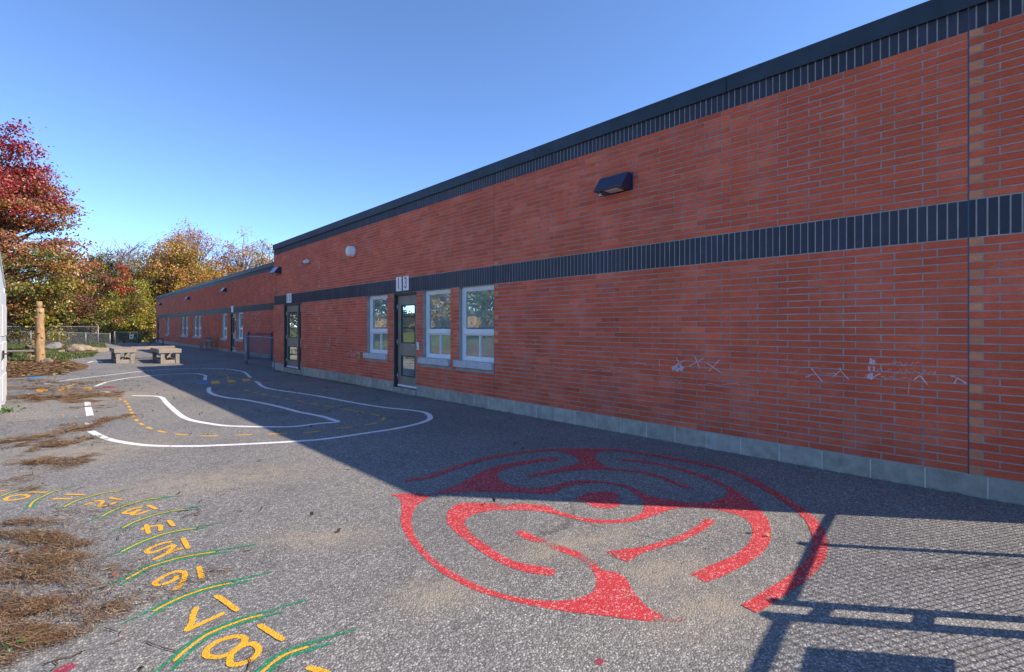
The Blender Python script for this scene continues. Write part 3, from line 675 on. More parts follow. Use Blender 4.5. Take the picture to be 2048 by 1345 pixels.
# reverse the layout right of the first joint so that the pale stub stands beside it
full, rest = [], []
for p, q, za, zb, stub in bricks:
    t = pale_tint() if (stub and (q < .575 or random.random() < .25)) else brick_tint()
    dep = random.uniform(-.0012, .0012)
    if abs((q-p) - .2895) < .004 and p > .05: full.append((p, q, za, zb, t, dep))
    else: rest.append((p, q, za, zb, t, dep))
def proj_area(p, q, za, zb):
    def pj(y): d = SA*D1 + CA*y; l = CA*D1 - SA*y; return FPX*l/d, d
    a, d0 = pj(p); b, d1 = pj(q)
    zt = (zb-EYE)/d1*FPX
    if min(a, b) > 1022 or zt > 652: return 0
    return abs(a-b)*(zb-za)*FPX/((d0+d1)/2)
full.sort(key=lambda b: -proj_area(*b[:4]))
near_b, far_b = full[:300], full[300:]
variants = []
for k in range(18):
    mb = MB(); h = .0284 + random.uniform(-.0006,.0006); w = .1446 + random.uniform(-.0012,.0012); c = .0022
    # face slightly rounded: front face inset with a chamfer ring
    vs = [(0,-w+c,-h+c),(0,w-c,-h+c),(0,w-c,h-c),(0,-w+c,h-c),(c,-w,-h),(c,w,-h),(c,w,h),(c,-w,h),(.09,-w,-h),(.09,w,-h),(.09,w,h),(.09,-w,h)]
    fs = [[0,3,2,1]] + [[i,(i+1)%4,(i+1)%4+4,i+4] for i in range(4)] + [[i+4,(i+1)%4+4,(i+1)%4+8,i+8] for i in range(4)]
    mb.add(vs, fs, brick_tint())
    tmp = mb.build('brick', M['brick']); variants.append(tmp.data); bpy.data.objects.remove(tmp)
for p, q, za, zb, t, dep in near_b:
    o = link('brick', random.choice(variants), wallA)
    o.location = (D1+dep - bld.location.x, (p+q)/2 - bld.location.y, (za+zb)/2); o.rotation_euler = (random.uniform(-.004,.004), 0, random.uniform(-.003,.003))
def brick_mass(lst, D, name, mat, parent, back=.09):
    mb = MB()
    for p, q, za, zb, t, dep in lst: mb.box(D+dep, D+back, p, q, za, zb, t, skip=('+x',))
    o = mb.build(name, mat, parent); tag(o, kind='stuff'); return o
brick_mass(far_b + rest, D1, 'brick_courses', M['brick'], wallA)
bw = [(p, q, za, zb, pale_tint() if (s and random.random() < .3) else brick_tint(), random.uniform(-.001,.001)) for p, q, za, zb, s in lay_bricks(D2, [Y_COR+.0, 24.7, 33.6, 46.5, Y_FAR], OPEN2)]
brick_mass(bw, D2, 'brick_courses', M['brick'], wallB)
# return wall of the near wing at its far corner
# soldier bricks
sold = []
def soldiers(D, y0, y1, joints):
    out = []; y = y0
    while y < y1-.03:
        e = min(y+.0672, y1)
        for z0, z1 in ((Z_B0+.005, Z_B1-.006), (Z_T0+.004, Z_T0+.30)):
            out.append((y+.0055, e-.0055, z0, z1, dark_tint(), random.uniform(-.001,.001)))
        y = e
    return out
s1 = soldiers(D1, .569, Y_COR, None) + soldiers(D1, Y_END, .569, None)
s1 = [b for b in s1 if b[1]-b[0] > .01]
s1f = [b for b in s1 if abs(b[1]-b[0]-.0562) < .002]
s1r = [b for b in s1 if abs(b[1]-b[0]-.0562) >= .002]
s1f.sort(key=lambda b: -proj_area(b[0], b[1], b[2], min(b[3], Z_FL)))
svars = []
for k in range(14):
    mb = MB(); w = .0279 + random.uniform(-.0008,.0005); h = .1525 + random.uniform(-.001,.001); c = .002
    vs = [(0,-w+c,-h+c),(0,w-c,-h+c),(0,w-c,h-c),(0,-w+c,h-c),(c,-w,-h),(c,w,-h),(c,w,h),(c,-w,h),(.09,-w,-h),(.09,w,-h),(.09,w,h),(.09,-w,h)]
    fs = [[0,3,2,1]] + [[i,(i+1)%4,(i+1)%4+4,i+4] for i in range(4)] + [[i+4,(i+1)%4+4,(i+1)%4+8,i+8] for i in range(4)]
    mb.add(vs, fs, dark_tint()); tmp = mb.build('dark_brick', M['darkbrick']); svars.append(tmp.data); bpy.data.objects.remove(tmp)
for b in s1f[:300]:
    o = link('dark_brick', random.choice(svars), wallA); zc = (b[2]+b[3])/2
    o.location = (D1+b[5]-bld.location.x, (b[0]+b[1])/2-bld.location.y, zc)
brick_mass(s1f[300:] + s1r, D1, 'dark_brick_band', M['darkbrick'], wallA)
brick_mass(soldiers(D2, Y_COR, Y_FAR, None), D2, 'dark_brick_band', M['darkbrick'], wallB)
# concrete block footing course, each block a piece
def footing(D, y0, y1, opens, parent, phase):
    y = phase
    while y > y0: y -= .40
    while y < y1:
        a, b = max(y+.005, y0), min(y+.395, y1)
        for p, q in subtract(a, b, [(o[0], o[1]) for o in opens if o[4] == 'd']):
            mb = MB(); j = random.uniform(.85,1.12); z = Z_BASE - .006
            mb.bev(D-.0005+random.uniform(-.001,.001), D+.1, p, q, -.35, z, .0015, (j, j, j*random.uniform(.95,1.02)))
            mb.build('concrete_block', M['block'], parent)
        y += .40
    mb = MB()
    for p, q in subtract(y0+.002, y1-.002, [(o[0], o[1]) for o in opens if o[4] == 'd']): mb.box(D+.0022, D+.05, p, q, -.34, Z_BASE-.010)
    mb.build('bed_mortar', M['joint'], parent)
footing(D1, Y_END, Y_COR, OPEN1, wallA, wp(1643.8, 920)[0]); footing(D2, Y_COR, Y_FAR, OPEN2, wallB, 20.1)
mb = MB(); mb.box(D1-.004, D1+.1, Y_END, Y_COR, -.5, -.36)
# control joints with dark sealant
for y in (.569, 6.682, 14.526):
    mb = MB(); mb.box(D1+.003, D1+.02, y-.005, y+.005, Z_BASE, Z_FL-.01); mb.build('control_joint', M['bluepost'], wallA)

# windows and doors
def window(D, y0, y1, z0, z1, big, label, curtain=False):
    xf = D+.075
    w = bpy.data.objects.new('window', None); COL.objects.link(w); w.parent = bld; tag(w, label)
    zt = z0 + (z1-z0)*.385
    fr = MB(); b = .055
    fr.box(xf, xf+.07, y0, y0+b, z0, z1); fr.box(xf, xf+.07, y1-b, y1, z0, z1)
    fr.box(xf+.001, xf+.069, y0+b, y1-b, z1-b, z1); fr.box(xf+.001, xf+.069, y0+b, y1-b, z0, z0+b)
    fr.box(xf-.012, xf+.068, y0+b, y1-b, zt-.03, zt+.03)
    fr.build('frame', M['white'], w)
    tr = MB(); s = .028
    for (a, c, e, f) in ((y0+b, y1-b, zt+.03, z1-b), (y0+b, (y0+y1)/2+.015, z0+b, zt-.03), ((y0+y1)/2-.015, y1-b, z0+b, zt-.03)):
        xo = xf+.018 + (.012 if c < y1-b-.01 else 0)
        m_ = MB(); m_.box(xo, xo+.03, a, a+s, e, f); m_.box(xo, xo+.03, c-s, c, e, f); m_.box(xo+.001, xo+.029, a+s, c-s, e, e+s); m_.box(xo+.001, xo+.029, a+s, c-s, f-s, f)
        m_.build('sash', M['white'], w)
        g = MB(); g.box(xo+.012, xo+.018, a+s, c-s, e+s, f-s); g.build('pane', M['glass'], w)
    sl = MB(); sl.bev(D-.055, D+.075, y0+.004, y1+.115, z0-.125, z0-.002, .006); sl.build('sill', M['sill'], w)
    if curtain:
        c = MB(); n = 14
        pts = [(xf+.16+.03*math.sin(k*1.9), y0+.04+ (.36*(k/n))) for k in range(n+1)]
        vs = [(x, yy, z) for z in (z0+.03, z1-.05) for x, yy in pts]; fs = [[k, k+1, k+n+2, k+n+1] for k in range(n)]
        c.add(vs, fs, None, True); c.build('curtain', M['curtain'], w)
    if D == D1:
        d = MB(); d.box(xf+.13, xf+.135, y0+.02, y1-.02, zt+.02, z1-.02); d.build('added_pale_sheet', M['added_pale_sheet'], w)  # added sheet behind the upper glass, put in to make the pane look paler
    if big:
        d = MB(); d.box(xf+.22, xf+.23, y0+.30, y1-.04, z0-.05, zt-.10); d.build('paper_display', M['paperboard'], w)
    return w
names = ['white window right of the number 13 door, beside the control joint', 'white window immediately right of the number 13 door', None, 'white window left of the number 13 door']
window(D1, *OPEN1[0][:4], True, names[0], True); window(D1, *OPEN1[1][:4], True, names[1]); window(D1, *OPEN1[3][:4], False, names[3])
for o, lab in ((OPEN2[0],'far wing window right of the far wing door'), (OPEN2[2],'far wing window left of the far wing door'), (OPEN2[3],'far wing window of the nearer pair, nearest the wooden stand'), (OPEN2[4],'far wing window of the nearer pair, farther one'), (OPEN2[5],'far wing window of the farther pair, nearer one'), (OPEN2[6],'far wing window of the farther pair, farther one'), (OPEN2[7],'single far wing window near the far corner')):
    window(D2, *o[:4], False, lab)
def door(D, y0, y1, z1, leaf0, label, ground_z):
    d = bpy.data.objects.new('door', None); COL.objects.link(d); d.parent = bld; tag(d, label)
    zb = .085; xf = D+.085
    m = MB(); b = .05
    m.box(D+.012, xf+.10, y1-.045, y1-.001, zb-.03, z1); m.box(xf-.03, xf+.10, y0+.001, y0+.04, zb-.03, z1); m.box(D+.03, xf+.10, y0+.04, y1-.045, z1-.045, z1-.001)
    side = leaf0 - (y0+.04) > .12
    if side: m.box(xf-.03, xf+.10, leaf0-.05, leaf0, zb, z1-.045)
    m.build('frame', M['doorf'], d)
    L0, L1 = leaf0+.004, y1-.049; zp = [(zb+.25, zb+.70), (zb+.98, z1-.26)]
    def leaf(a, c, s, nm):
        l = MB(); x0, x1 = xf, xf+.045
        l.box(x0, x1, a, a+s, zb+.012, z1-.05); l.box(x0, x1, c-s, c, zb+.012, z1-.05)
        for e, f in ((zb+.012, zp[0][0]), (zp[0][1], zp[1][0]), (zp[1][1], z1-.05)): l.box(x0+.001, x1-.001, a+s, c-s, e, f)
        l.build(nm, M['doorp'], d)
        for e, f in zp:
            g = MB(); g.box(x0+.016, x0+.024, a+s, c-s, e, f); g.build('pane', M['mirrorglass'], d)
            t = MB(); k = .018
            for (p, q, u, v) in ((a+s-.004, a+s+k, e-.004, f+.004), (c-s-k, c-s+.004, e-.004, f+.004), (a+s+k, c-s-k, e-.004, e+k), (a+s+k, c-s-k, f-k, f+.004)):
                t.box(x0-.006, x0+.012, p, q, u, v)
            t.build('glazing_bead', M['doorf'], d)
    leaf(L0, L1, .15, 'leaf')
    if side: leaf(y0+.045, leaf0-.054, .05, 'sidelight')
    h = MB(); h.box(xf-.012, xf, L0+.035, L0+.085, 1.0, 1.16); h.tube([(xf-.02, L0+.06, 1.03), (xf-.065, L0+.06, 1.03), (xf-.068, L0+.13, 1.03)], .011, 8); h.build('handle', M['steel'], d)
    for z in (.32, 1.08, 1.86):
        k = MB(); k.tube([(xf-.012, y1-.047, z-.06), (xf-.012, y1-.047, z+.06)], .014, 8); k.build('hinge', M['steel'], d)
    k = MB(); k.bev(xf-.02, xf-.002, L0+.02, L1-.02, zb+.015, zb+.06, .003); k.build('kick_strip', M['white'], d)
    t = MB(); t.bev(D-.03, xf+.14, y0+.01, y1-.01, -.4, zb-.004, .008); t.build('doorstep', M['concrete'], d)
    i_ = MB(); i_.box(xf+.9, xf+.92, y0-.2, y1+.3, 0, 2.4); i_.build('inner_wall', M['dark'], d)
    return d
door(D1, 9.20, 10.17, 2.158, 9.24, 'brown door with two glass panels under the number 13 plates', 0)
door(D1, 15.87, 17.45, 2.158, 16.28, 'brown door with a glass sidelight under the number 12 plate', 0)
door(D2, 29.50, 30.55, 2.158, 29.54, 'dark far wing door under a small white plate', 0)
door(D2, 55.60, 56.60, 2.158, 55.64, 'dark door at the far end of the far wing', 0)

# chalk drawings on the bricks
c8 = lambda L: [(960+x/3.363, 560+y/3.363) for x,y in L]
c5 = lambda L: [(1560+x/5.12, 700+y/5.12) for x,y in L]
def chalk(strokes, D, w, label, parent):
    mb = MB()
    for k, s in enumerate(strokes):
        w_ = w*(1.3 if w > .006 else 1.0); P = [Vector(wp(*p, D)) for p in s]; n = len(P); vs = []; fs = []
        for i, p in enumerate(P):
            d = P[min(i+1,n-1)] - P[max(i-1,0)]; d = d.normalized() if d.length else Vector((1,0)); q = Vector((-d.y,d.x))*w_*.5*random.uniform(.6,1.2)
            x = D-.0035-.0008*k/len(strokes)-.0002*i/n
            vs += [(x, p.x+q.x, p.y+q.y), (x, p.x-q.x, p.y-q.y)]
        mb.add(vs, [[2*i,2*i+1,2*i+3,2*i+2] for i in range(n-1)])
    o = mb.build('chalk_drawing', M['chalk'], parent); tag(o, label, kind='stuff'); return o
def zig(x0, x1, y, a, n, sl=0):
    return [(x0+(x1-x0)*i/n + random.uniform(-11,11), y + sl*i/n + random.uniform(-a, a)*1.15) for i in range(n+1)]
chalk([c5([(322,190),(380,262),(435,325)]), c5([(265,282),(330,256)]), c5([(545,275),(612,218)]), c5([(612,185),(625,218),(665,262),(705,302)]), c5([(935,300),(1005,250),(1030,248)]), c5([(1365,315),(1432,264)]), c5([(1440,264),(1480,320),(1515,358)]), c5([(1750,265),(1815,286),(1910,345)]), c5([(1815,288),(1785,345)])], D1, .010, 'chalk caret marks along the wall near the control joint', wallA)
chalk([c5(zig(925,935,95,2,1)+[(932,110),(930,150)]), c5([(960,102),(955,125),(968,152)]), c5([(920,168),(912,190),(918,216)]), c5([(958,172),(965,195),(962,216)]), c5([(935,236),(940,270),(936,305)]), c5([(905,250),(920,268),(900,290)])], D1, .020, 'pink chalk blobs stacked in three rows on the bricks', wallA)
chalk([c5(zig(1040,1430,140,18,22)), c5(zig(1000,1140,212,20,10)), c5(zig(1180,1600,222,26,22,8)), c5(zig(1040,1340,285,20,18,5)), c5(zig(860,905,270,22,8)), c5(zig(60,180,225,14,10)), c5(zig(440,560,240,16,10)), c5([(1325,340),(1320,400),(1310,465)])], D1, .005, 'scribbled chalk rows beside the pink blobs', wallA)
chalk([c8([(1320,520),(1345,575),(1366,625)]), c8([(1290,592),(1335,565),(1380,538)]), c8([(1445,515),(1462,555),(1480,598)]), c8([(1408,582),(1455,556),(1502,530)]), c8([(1525,558),(1575,592),(1626,626)]), c8([(1540,615),(1575,580),(1612,538)]), c8([(1210,560),(1210,582)])], D1, .009, 'three chalk crosses in a row on the bricks', wallA)
chalk([c8(zig(1300,1370,600,18,14)), c8([(1005,550),(1070,558),(1125,576)]), c8([(1018,572),(1075,562),(1122,560)]), c8(zig(240,960,588,10,40,20)), c8([(150,420),(180,395),(210,430),(170,460),(150,440)]), c8([(215,480),(265,515)]), c8([(250,415),(320,435)]), c8([(360,410),(385,400),(375,430),(410,432)]), c8(zig(1230,1360,680,14,10)), c8(zig(1480,1820,700,8,10,10)), c8(zig(1830,2010,608,8,8))], D1, .0045, 'faint chalk squiggles running along the wall', wallA)
chalk([c8(zig(1298,1372,585,22,12)), c8(zig(1300,1368,605,14,10))], D1, .016, 'white chalk smudge over the first chalk cross', wallA)
z3p = lambda L: [(540+x/4.203, 480+y/4.203) for x,y in L]
chalk([z3p(zig(640,735,960,30,8)), z3p([(500,820),(505,880)]), z3p([(475,870),(500,890)]), z3p(zig(450,480,935,8,6)), z3p(zig(330,360,960,4,3)), z3p([(520,905),(545,912)])], D1, .012, 'faint chalk scribble left of the nearest window to door 13', wallA)
hp = [(509,627),(504,630),(503,638),(505,648),(509,658),(512,664)]; hp2 = [(509,627),(513,632),(516,627),(521,627),(522,634),(521,644),(517,656),(514,664)]
chalk([hp, hp2, [(506,638),(511,634),(512,641)], [(515,640),(519,635)], [(510,648),(511,655)], [(515,643),(516,652)]], D2, .02, 'chalk heart drawn on the far wing wall', wallB)

# ------------------------------------------------------------------ things fixed to the wall
def wall_lamp(D, y, z, label, w=.55):
    t = thing('wall_lamp', (D, y, z), label, 'lamp', 'wall lamps on the school')
    m = MB(); h = w*.5
    # side profile (x away from wall, z): slanted front, deep bottom
    prof = [(0,.10),(-.085,.115),(-.225,-.075),(-.215,-.095),(0,-.095)]
    n = len(prof); vs = [(x, yy, zz) for yy in (-h, h) for x, zz in prof]
    fs = [[i, i+n, (i+1) % n + n, (i+1) % n] for i in range(n)] + [list(range(n)), list(range(n, 2*n))[::-1]]
    m.add(vs, fs); b = m.build('housing', M['lampbody'], t, True)
    m = MB(); m.box(-.18, -.04, -h*.55, h*.3, -.104, -.096); m.build('lens', M['lens'], t, True)
    m = MB(); m.tube([(-.15, h*.72, -.096), (-.15, h*.72, -.125)], .02, 10); m.tube([(-.15, h*.72, -.125), (-.152, h*.72, -.15)], [.032,.026], 12); m.build('motion_sensor', M['steel'], t, True)
    m = MB(); m.bev(-.006, .004, -h-.02, h+.02, -.11, .125, .003); m.build('back_plate', M['lampbody'], t, True)
    return t
wall_lamp(D1, 4.10, 3.33, 'large dark wall lamp with a sensor, on the near wing above the labyrinth', .46)
wall_lamp(D1, 17.95, 3.31, 'dark wall lamp at the far corner of the near wing')
wall_lamp(D2, 31.6, 3.47, 'far wing wall lamp nearest the near wing'); wall_lamp(D2, 41.9, 3.44, 'middle wall lamp of three on the far wing'); wall_lamp(D2, 54.2, 3.43, 'farthest wall lamp, near the far corner of the far wing')
t = thing('siren', (D1, 12.17, 3.32), 'round white siren high on the brick wall', 'siren')
m = MB(); m.tube([(0,0,0),(-.06,0,0),(-.065,0,0),(-.16,0,0),(-.175,0,0)], [.135,.135,.125,.125,.112], 24); m.build('casing', M['plast'], t, True)
m = MB(); m.tube([(-.176,0,0),(-.182,0,0)], [.09,.07], 20); m.build('grille', M['plate'], t, True)
t = thing('security_camera', (D1, 15.2, 3.35), 'small white security camera pointing left along the wall', 'camera')
m = MB(); m.tube([(0,-.02,.0),(-.05,-.02,0),(-.06,0,0)], [.055,.055,.03], 14); m.build('mount', M['plast'], t, True)
m = MB(); m.tube([(-.10,-.11,.01),(-.10,.10,-.01)], .058, 16); m.build('body', M['plast'], t, True)
m = MB(); m.tube([(-.10,.10,-.01),(-.10,.15,-.014)], [.06,.062], 16); m.tube([(-.10,.10,.045),(-.10,.19,.04)], [.03,.03], 8); m.build('hood', M['black'], t, True)
def plate(D, y, z, w, h, txts, mat, label, size, gap=0):
    t = thing('number_plate', (D, y, z), label, 'sign', None)
    m = MB(); m.bev(-.022, -.002, -w/2, w/2, -h/2, h/2, .006); m.build('plate', M['plate'], t, True)
    for k, s in enumerate(txts):
        c = bpy.data.curves.new('numeral', 'FONT'); c.body = s; c.size = size; c.align_x = 'CENTER'; c.align_y = 'CENTER'; c.extrude = .0015; c.offset = .003
        o = bpy.data.objects.new('numeral', c); COL.objects.link(o)
        me = bpy.data.meshes.new_from_object(o); bpy.data.objects.remove(o); me.materials.clear(); me.materials.append(mat)
        o = link('numeral', me, t)
        o.rotation_euler = (R(90), 0, R(-90)); o.scale = (.62, 1, 1)
        o.location = (-.0245, gap*(.5*(len(txts)-1)-k), 0)
plate(D1, 9.905, 2.357, .235, .315, ['1'], M['redink'], 'white plate with a red 1 above the door, left of its pair', .34)
plate(D1, 9.605, 2.357, .235, .315, ['3'], M['redink'], 'white plate with a red 3 above the door, right of its pair', .34)
plate(D1, 16.90, 2.340, .42, .30, ['1', '2'], M['darkink'], 'white plate with dark digits 12 above the farther door', .28, .2)
plate(D2, 30.1, 2.36, .40, .34, [], M['plate'], 'plain white plate above the far wing door', .1, .2)
t = thing('electrical_outlet', (D1, 11.86, .71), 'yellowed outlet box on the bricks left of a window', 'outlet box')
m = MB(); m.bev(-.03, .0, -.05, .05, -.075, .075, .006); m.build('cover', simple('yellowed_plastic', (.50,.38,.18), .6), t, True); m = MB(); m.box(-.034, -.03, -.018, .018, -.04, .04); m.build('socket', M['doorf'], t, True)
t = thing('intercom', (D1, 9.12, 1.02), 'small white intercom right of the number 13 door', 'intercom')
m = MB(); m.bev(-.025, 0, -.035, .035, -.08, .08, .005); m.build('casing', M['plast'], t, True); m = MB(); m.tube([(-.025,0,-.03),(-.03,0,-.03)], .014, 10); m.build('button', M['galv'], t, True)
t = thing('drain_pipe', (D1-.03, Y_COR-.06, gz(18.4)), 'short grey drain pipe at the near wing corner', 'pipe')
m = MB(); m.tube([(0,0,-.05),(0,0,.30)], .038, 12); m.build('pipe', M['galv'], t, True); m = MB(); m.tube([(0,0,.12),(0,0,.15)], .045, 12); m.build('clamp', M['steel'], t, True)

# ------------------------------------------------------------------ yard furniture
def G(x, y): return gz(y, x)
# shed at the left edge
sx, sy0, sy1 = -.70, 10.75, 13.70
t = thing('storage_shed', (sx-1.2, (sy0+sy1)/2, G(-1,12.2)), 'white metal storage shed with double doors at the edge of the yard', 'shed')
z0 = G(-1,12.2); ze, za = 2.16, 2.72; ym = (sy0+sy1)/2
m = MB(); prof = [(sy0,z0-.1),(sy1,z0-.1),(sy1,ze),(ym,za),(sy0,ze)]; n = 5
vs = [(x,y,z) for x in (sx-2.4, sx) for y,z in prof]; m.add(vs, [[i,(i+1)%n,(i+1)%n+n,i+n] for i in range(n)] + [list(range(n)), list(range(n,2*n))[::-1]])
m.build('body', M['shed'], t)
m = MB(); ov = .02
for (ya,yb) in ((sy1+ov,ym),(sy0-ov,ym)):
    zz = ze - ov*(za-ze)/(sy1-ym); vs = [(sx-2.45,ya,zz+.01),(sx+.02,ya,zz+.01),(sx+.02,yb,za+.01),(sx-2.45,yb,za+.01)]; vs += [(a,b,c+.03) for a,b,c in vs]
    m.add(vs, [[0,1,2,3],[4,5,6,7],[0,1,5,4],[1,2,6,5],[2,3,7,6],[3,0,4,7]])
m.build('roof', M['white'], t)
for k,(a,b) in enumerate(((ym+.01, sy1-.14),(sy0+.14, ym-.01))):
    dd = MB(); dd.bev(sx+.004, sx+.035, a, b, z0+.06, 2.05, .006); dr = dd.build('door', M['shed'], t)
    pp = MB()
    for (c,d) in ((.18,.62),(.72,1.2),(1.3,1.85)): pp.bev(sx+.036, sx+.05, a+.14, b-.14, z0+c, z0+d, .008)
    pp.build('panel', M['white'], dr)
    hh = MB(); hy = b+.015 if k == 0 else a-.015
    for z in (.40, 1.05, 1.72): hh.bev(sx+.02, sx+.045, hy-.035, hy+.035, z0+z, z0+z+.14, .004)
    hh.build('hinge', M['hinge'], dr)
m = MB(); m.box(sx+.05, sx+.075, ym+.02, ym+.10, z0+.92, z0+1.06); m.tube([(sx+.07,ym+.05,z0+1.0),(sx+.12,ym+.05,z0+1.0),(sx+.12,ym+.16,z0+1.0)], .012, 8); m.build('latch', M['black'], t)
m = MB()
for y in (sy0, sy1): m.box(sx-.06, sx+.012, y-.05, y+.006, z0-.05, ze-.01)
m.build('corner_trim', M['white'], t)

# peeled log post with a cut top
lx, ly = gp(80, 724); t = thing('log_post', (lx, ly, G(lx,ly)), 'upright peeled yellow log post standing in the mulch', 'post')
m = MB(); pts = []; rad = []
for k in range(15):
    z = -.1 + 2.2*k/14; pts.append((.012*math.sin(k*1.1), .012*math.cos(k*.8), z)); rad.append((.185 if k < 1 else .166 - .0035*k + .006*math.sin(k*2.3)))
m.tube(pts, rad, 20); m.build('trunk', M['log'], t, True)
m = MB(); m.tube([(-.02,0,2.06),(-.02,0,2.38)], [.095,.088], 14); m.build('tenon', M['log'], t, True)
for k,(a,z) in enumerate(((3.6,.55),(4.4,1.15),(5.2,.95),(3.9,1.75),(4.9,1.95),(5.4,.3))):
    m = MB(); r_ = .160 - .0035*z*5; m.tube([(math.cos(a)*r_*.9, math.sin(a)*r_*.9, z),(math.cos(a)*(r_+.025), math.sin(a)*(r_+.025), z+.02)], [.05,.03], 8); m.build('knot', M['log'], t, True)

def rock(name, px, py, w, d, h, mat, label, seed, rz=0):
    rs = np.random.default_rng(seed); x, y = gp(px, py)
    o = bpy.data.objects.new(name, None); bpy.data.objects.remove(o)
    import bmesh
    bm = bmesh.new(); bmesh.ops.create_icosphere(bm, subdivisions=4, radius=1)
    ks = rs.normal(size=(7,3))*1.5; ph = rs.uniform(0,6.28,7); pl = rs.normal(size=(9,3)); pl /= np.linalg.norm(pl, axis=1)[:,None]; off = rs.uniform(.72,.95,9)
    for v in bm.verts:
        p = np.array(v.co)
        for nrm, o_ in zip(pl, off):
            dd = p@nrm - o_
            if dd > 0: p = p - nrm*dd*.85
        s = 1 + .06*sum(math.sin(float(p@k)*2+f) for k,f in zip(ks,ph))/2 + .02*math.sin(p[0]*17+p[1]*13)*math.sin(p[2]*15)
        p = p*s; v.co = (p[0]*w/2, p[1]*d/2, p[2]*h*.62)
    me = bpy.data.meshes.new(name); bm.to_mesh(me); bm.free(); me.materials.append(mat)
    me.polygons.foreach_set('use_smooth', np.ones(len(me.polygons), bool))
    ob = link(name, me); ob.location = (x, y, G(x,y)+h*.34); ob.rotation_euler = (0,0,rz); tag(ob, label, 'boulder', 'boulders on the lawn'); return ob
rock('boulder', 155, 704, 1.15, .9, .44, M['rock'], 'largest brown boulder on the lawn left of the tables', 3)
rock('boulder', 185, 703, .7, .6, .26, M['rock'], 'low pale boulder just right of the largest boulder', 5, 1)
rock('boulder', 105, 700, .95, .8, .48, M['rockg'], 'blue-grey boulder right of the log post', 8)
rock('boulder', 65, 699, .7, .6, .46, M['rock'], 'small boulder just left of the log post', 11)
rock('boulder', 93, 726, .36, .3, .18, M['rock'], 'small pale stone at the foot of the log post', 14)

# low plank bench left of the post
bx, by = gp(42, 716); t = thing('plank_bench', (bx, by, G(bx,by)), 'low plank bench on blocks left of the log post', 'bench', rz=-.55)
for k in range(2):
    m = MB(); m.bev(-.72, .72, -.25+.26*k, -.01+.26*k, .26, .33, .008); m.build('seat_plank', M['woodh'], t, True)
for x in (-.55, .45):
    m = MB(); m.bev(x-.09, x+.09, -.22, .22, -.03, .258, .01); m.build('leg', M['log'], t, True)

# the two long play tables and the board between them
def play_table(x0, x1, y0, y1, label, stripe):
    z = G(0, (y0+y1)/2); t = thing('play_table', ((x0+x1)/2, (y0+y1)/2, z), label, 'table', 'weathered wooden play tables'); h = .54
    nb = 5; w = (x1-x0)/nb
    for k in range(nb):
        m = MB(); m.bev(x0+w*k+.003, x0+w*(k+1)-.003, y0, y1, z+h-.035, z+h, .004); m.build('top_board', M['wood'], t)
    for (a,b,c,d) in ((x0-.012,x1+.012,y0-.042,y0-.004),(x0-.012,x1+.012,y1+.004,y1+.042)):
        m = MB(); m.bev(a,b,c,d, z+h-.15, z+h+.006, .005); m.build('apron', M['woodh'], t)
    for (a,b) in ((x0-.042,x0-.006),(x1+.006,x1+.042)):
        m = MB(); m.bev(a,b,y0-.040,y1+.040, z+h-.15, z+h+.004, .005); m.build('apron', M['wood'], t)
    for x in (x0+.02, x1-.15):
        for y in (y0+.0, y1-.14):
            m = MB(); m.bev(x, x+.13, y, y+.13, z-.12, z+h-.037, .006); m.build('leg', M['wood'], t)
    for y in (y0+.03, y1-.08):
        m = MB(); m.bev(x0+.151, x1-.151, y, y+.04, z-.06, z+.12, .004); m.build('rail', M['woodh'], t)
    for x in (x0+.05, x1-.09):
        m = MB(); m.bev(x, x+.04, y0+.132, y1-.142, z-.05, z+.13, .004); m.build('rail', M['wood'], t)
    m = MB(); m.box(x0+.05, x1-.02, y0+.02, y0+.30, z+h+.0015, z+h+.004); m.build('painted_stripe', stripe, t)
play_table(1.77, 2.38, 24.75, 27.0, 'left weathered wooden play table with a red and yellow painted top', M['rboard'])
play_table(3.06, 3.72, 23.70, 25.9, 'right weathered wooden play table with a yellow painted edge', M['yboard'])
z = G(0,27.2); t = thing('plank_bridge', (2.7, 27.0, z), 'wide board spanning between the two play tables', 'board')
m = MB(); m.bev(2.43, 4.0, 26.75, 27.05, z+.40, z+.53, .005); m.build('board', M['woodh'], t)
for k,mm in enumerate((M['mpaint'],M['bpaint'],M['yboard'],M['bpaint'],M['rboard'])):
    m = MB(); m.box(2.5+.27*k, 2.7+.27*k, 26.78, 27.0, z+.531, z+.534); m.build('painted_patch', M['yboard'] if k==2 else M['rboard'] if k in (0,4) else simple('blue_patch_%d'%k,(.12,.18,.45),.7), t)
for x in (2.47, 3.85):
    m = MB(); m.bev(x, x+.1, 26.8, 27.0, z-.12, z+.399, .005); m.build('leg', M['wood'], t)

# wooden stand by the far wing
x0, y0 = 6.32, 33.75; z = G(x0,y0); t = thing('wooden_stand', (x0+.3,y0,z), 'small wooden play stand with a raised back against far wing', 'stand')
m = MB(); m.bev(x0-.02, x0+.62, y0-.25, y0+.25, z+.48, z+.54, .005); m.build('shelf_top', M['woodh'], t)
for a in (x0, x0+.29, x0+.55):
    for b in (y0-.22, y0+.17):
        m = MB(); m.bev(a, a+.05, b, b+.05, z-.02, z+.479, .004); m.build('leg', M['wood'], t)
m = MB(); m.bev(x0+.3, x0+.62, y0+.16, y0+.25, z+.541, z+.74, .005); m.build('back_board', M['woodh'], t)
m = MB(); m.bev(x0+.28, x0+.66, y0-.02, y0+.27, z+.741, z+.775, .004); m.build('upper_shelf', M['woodh'], t)
m = MB(); m.bev(x0+.02, x0+.6, y0-.2, y0-.17, z+.10, z+.16, .003); m.build('rail', M['woodh'], t)
m = MB(); m.bev(x0+.34, x0+.58, y0-.2, y0+.1, z+.541, z+.66, .01); m.build('basin', M['galv'], t)

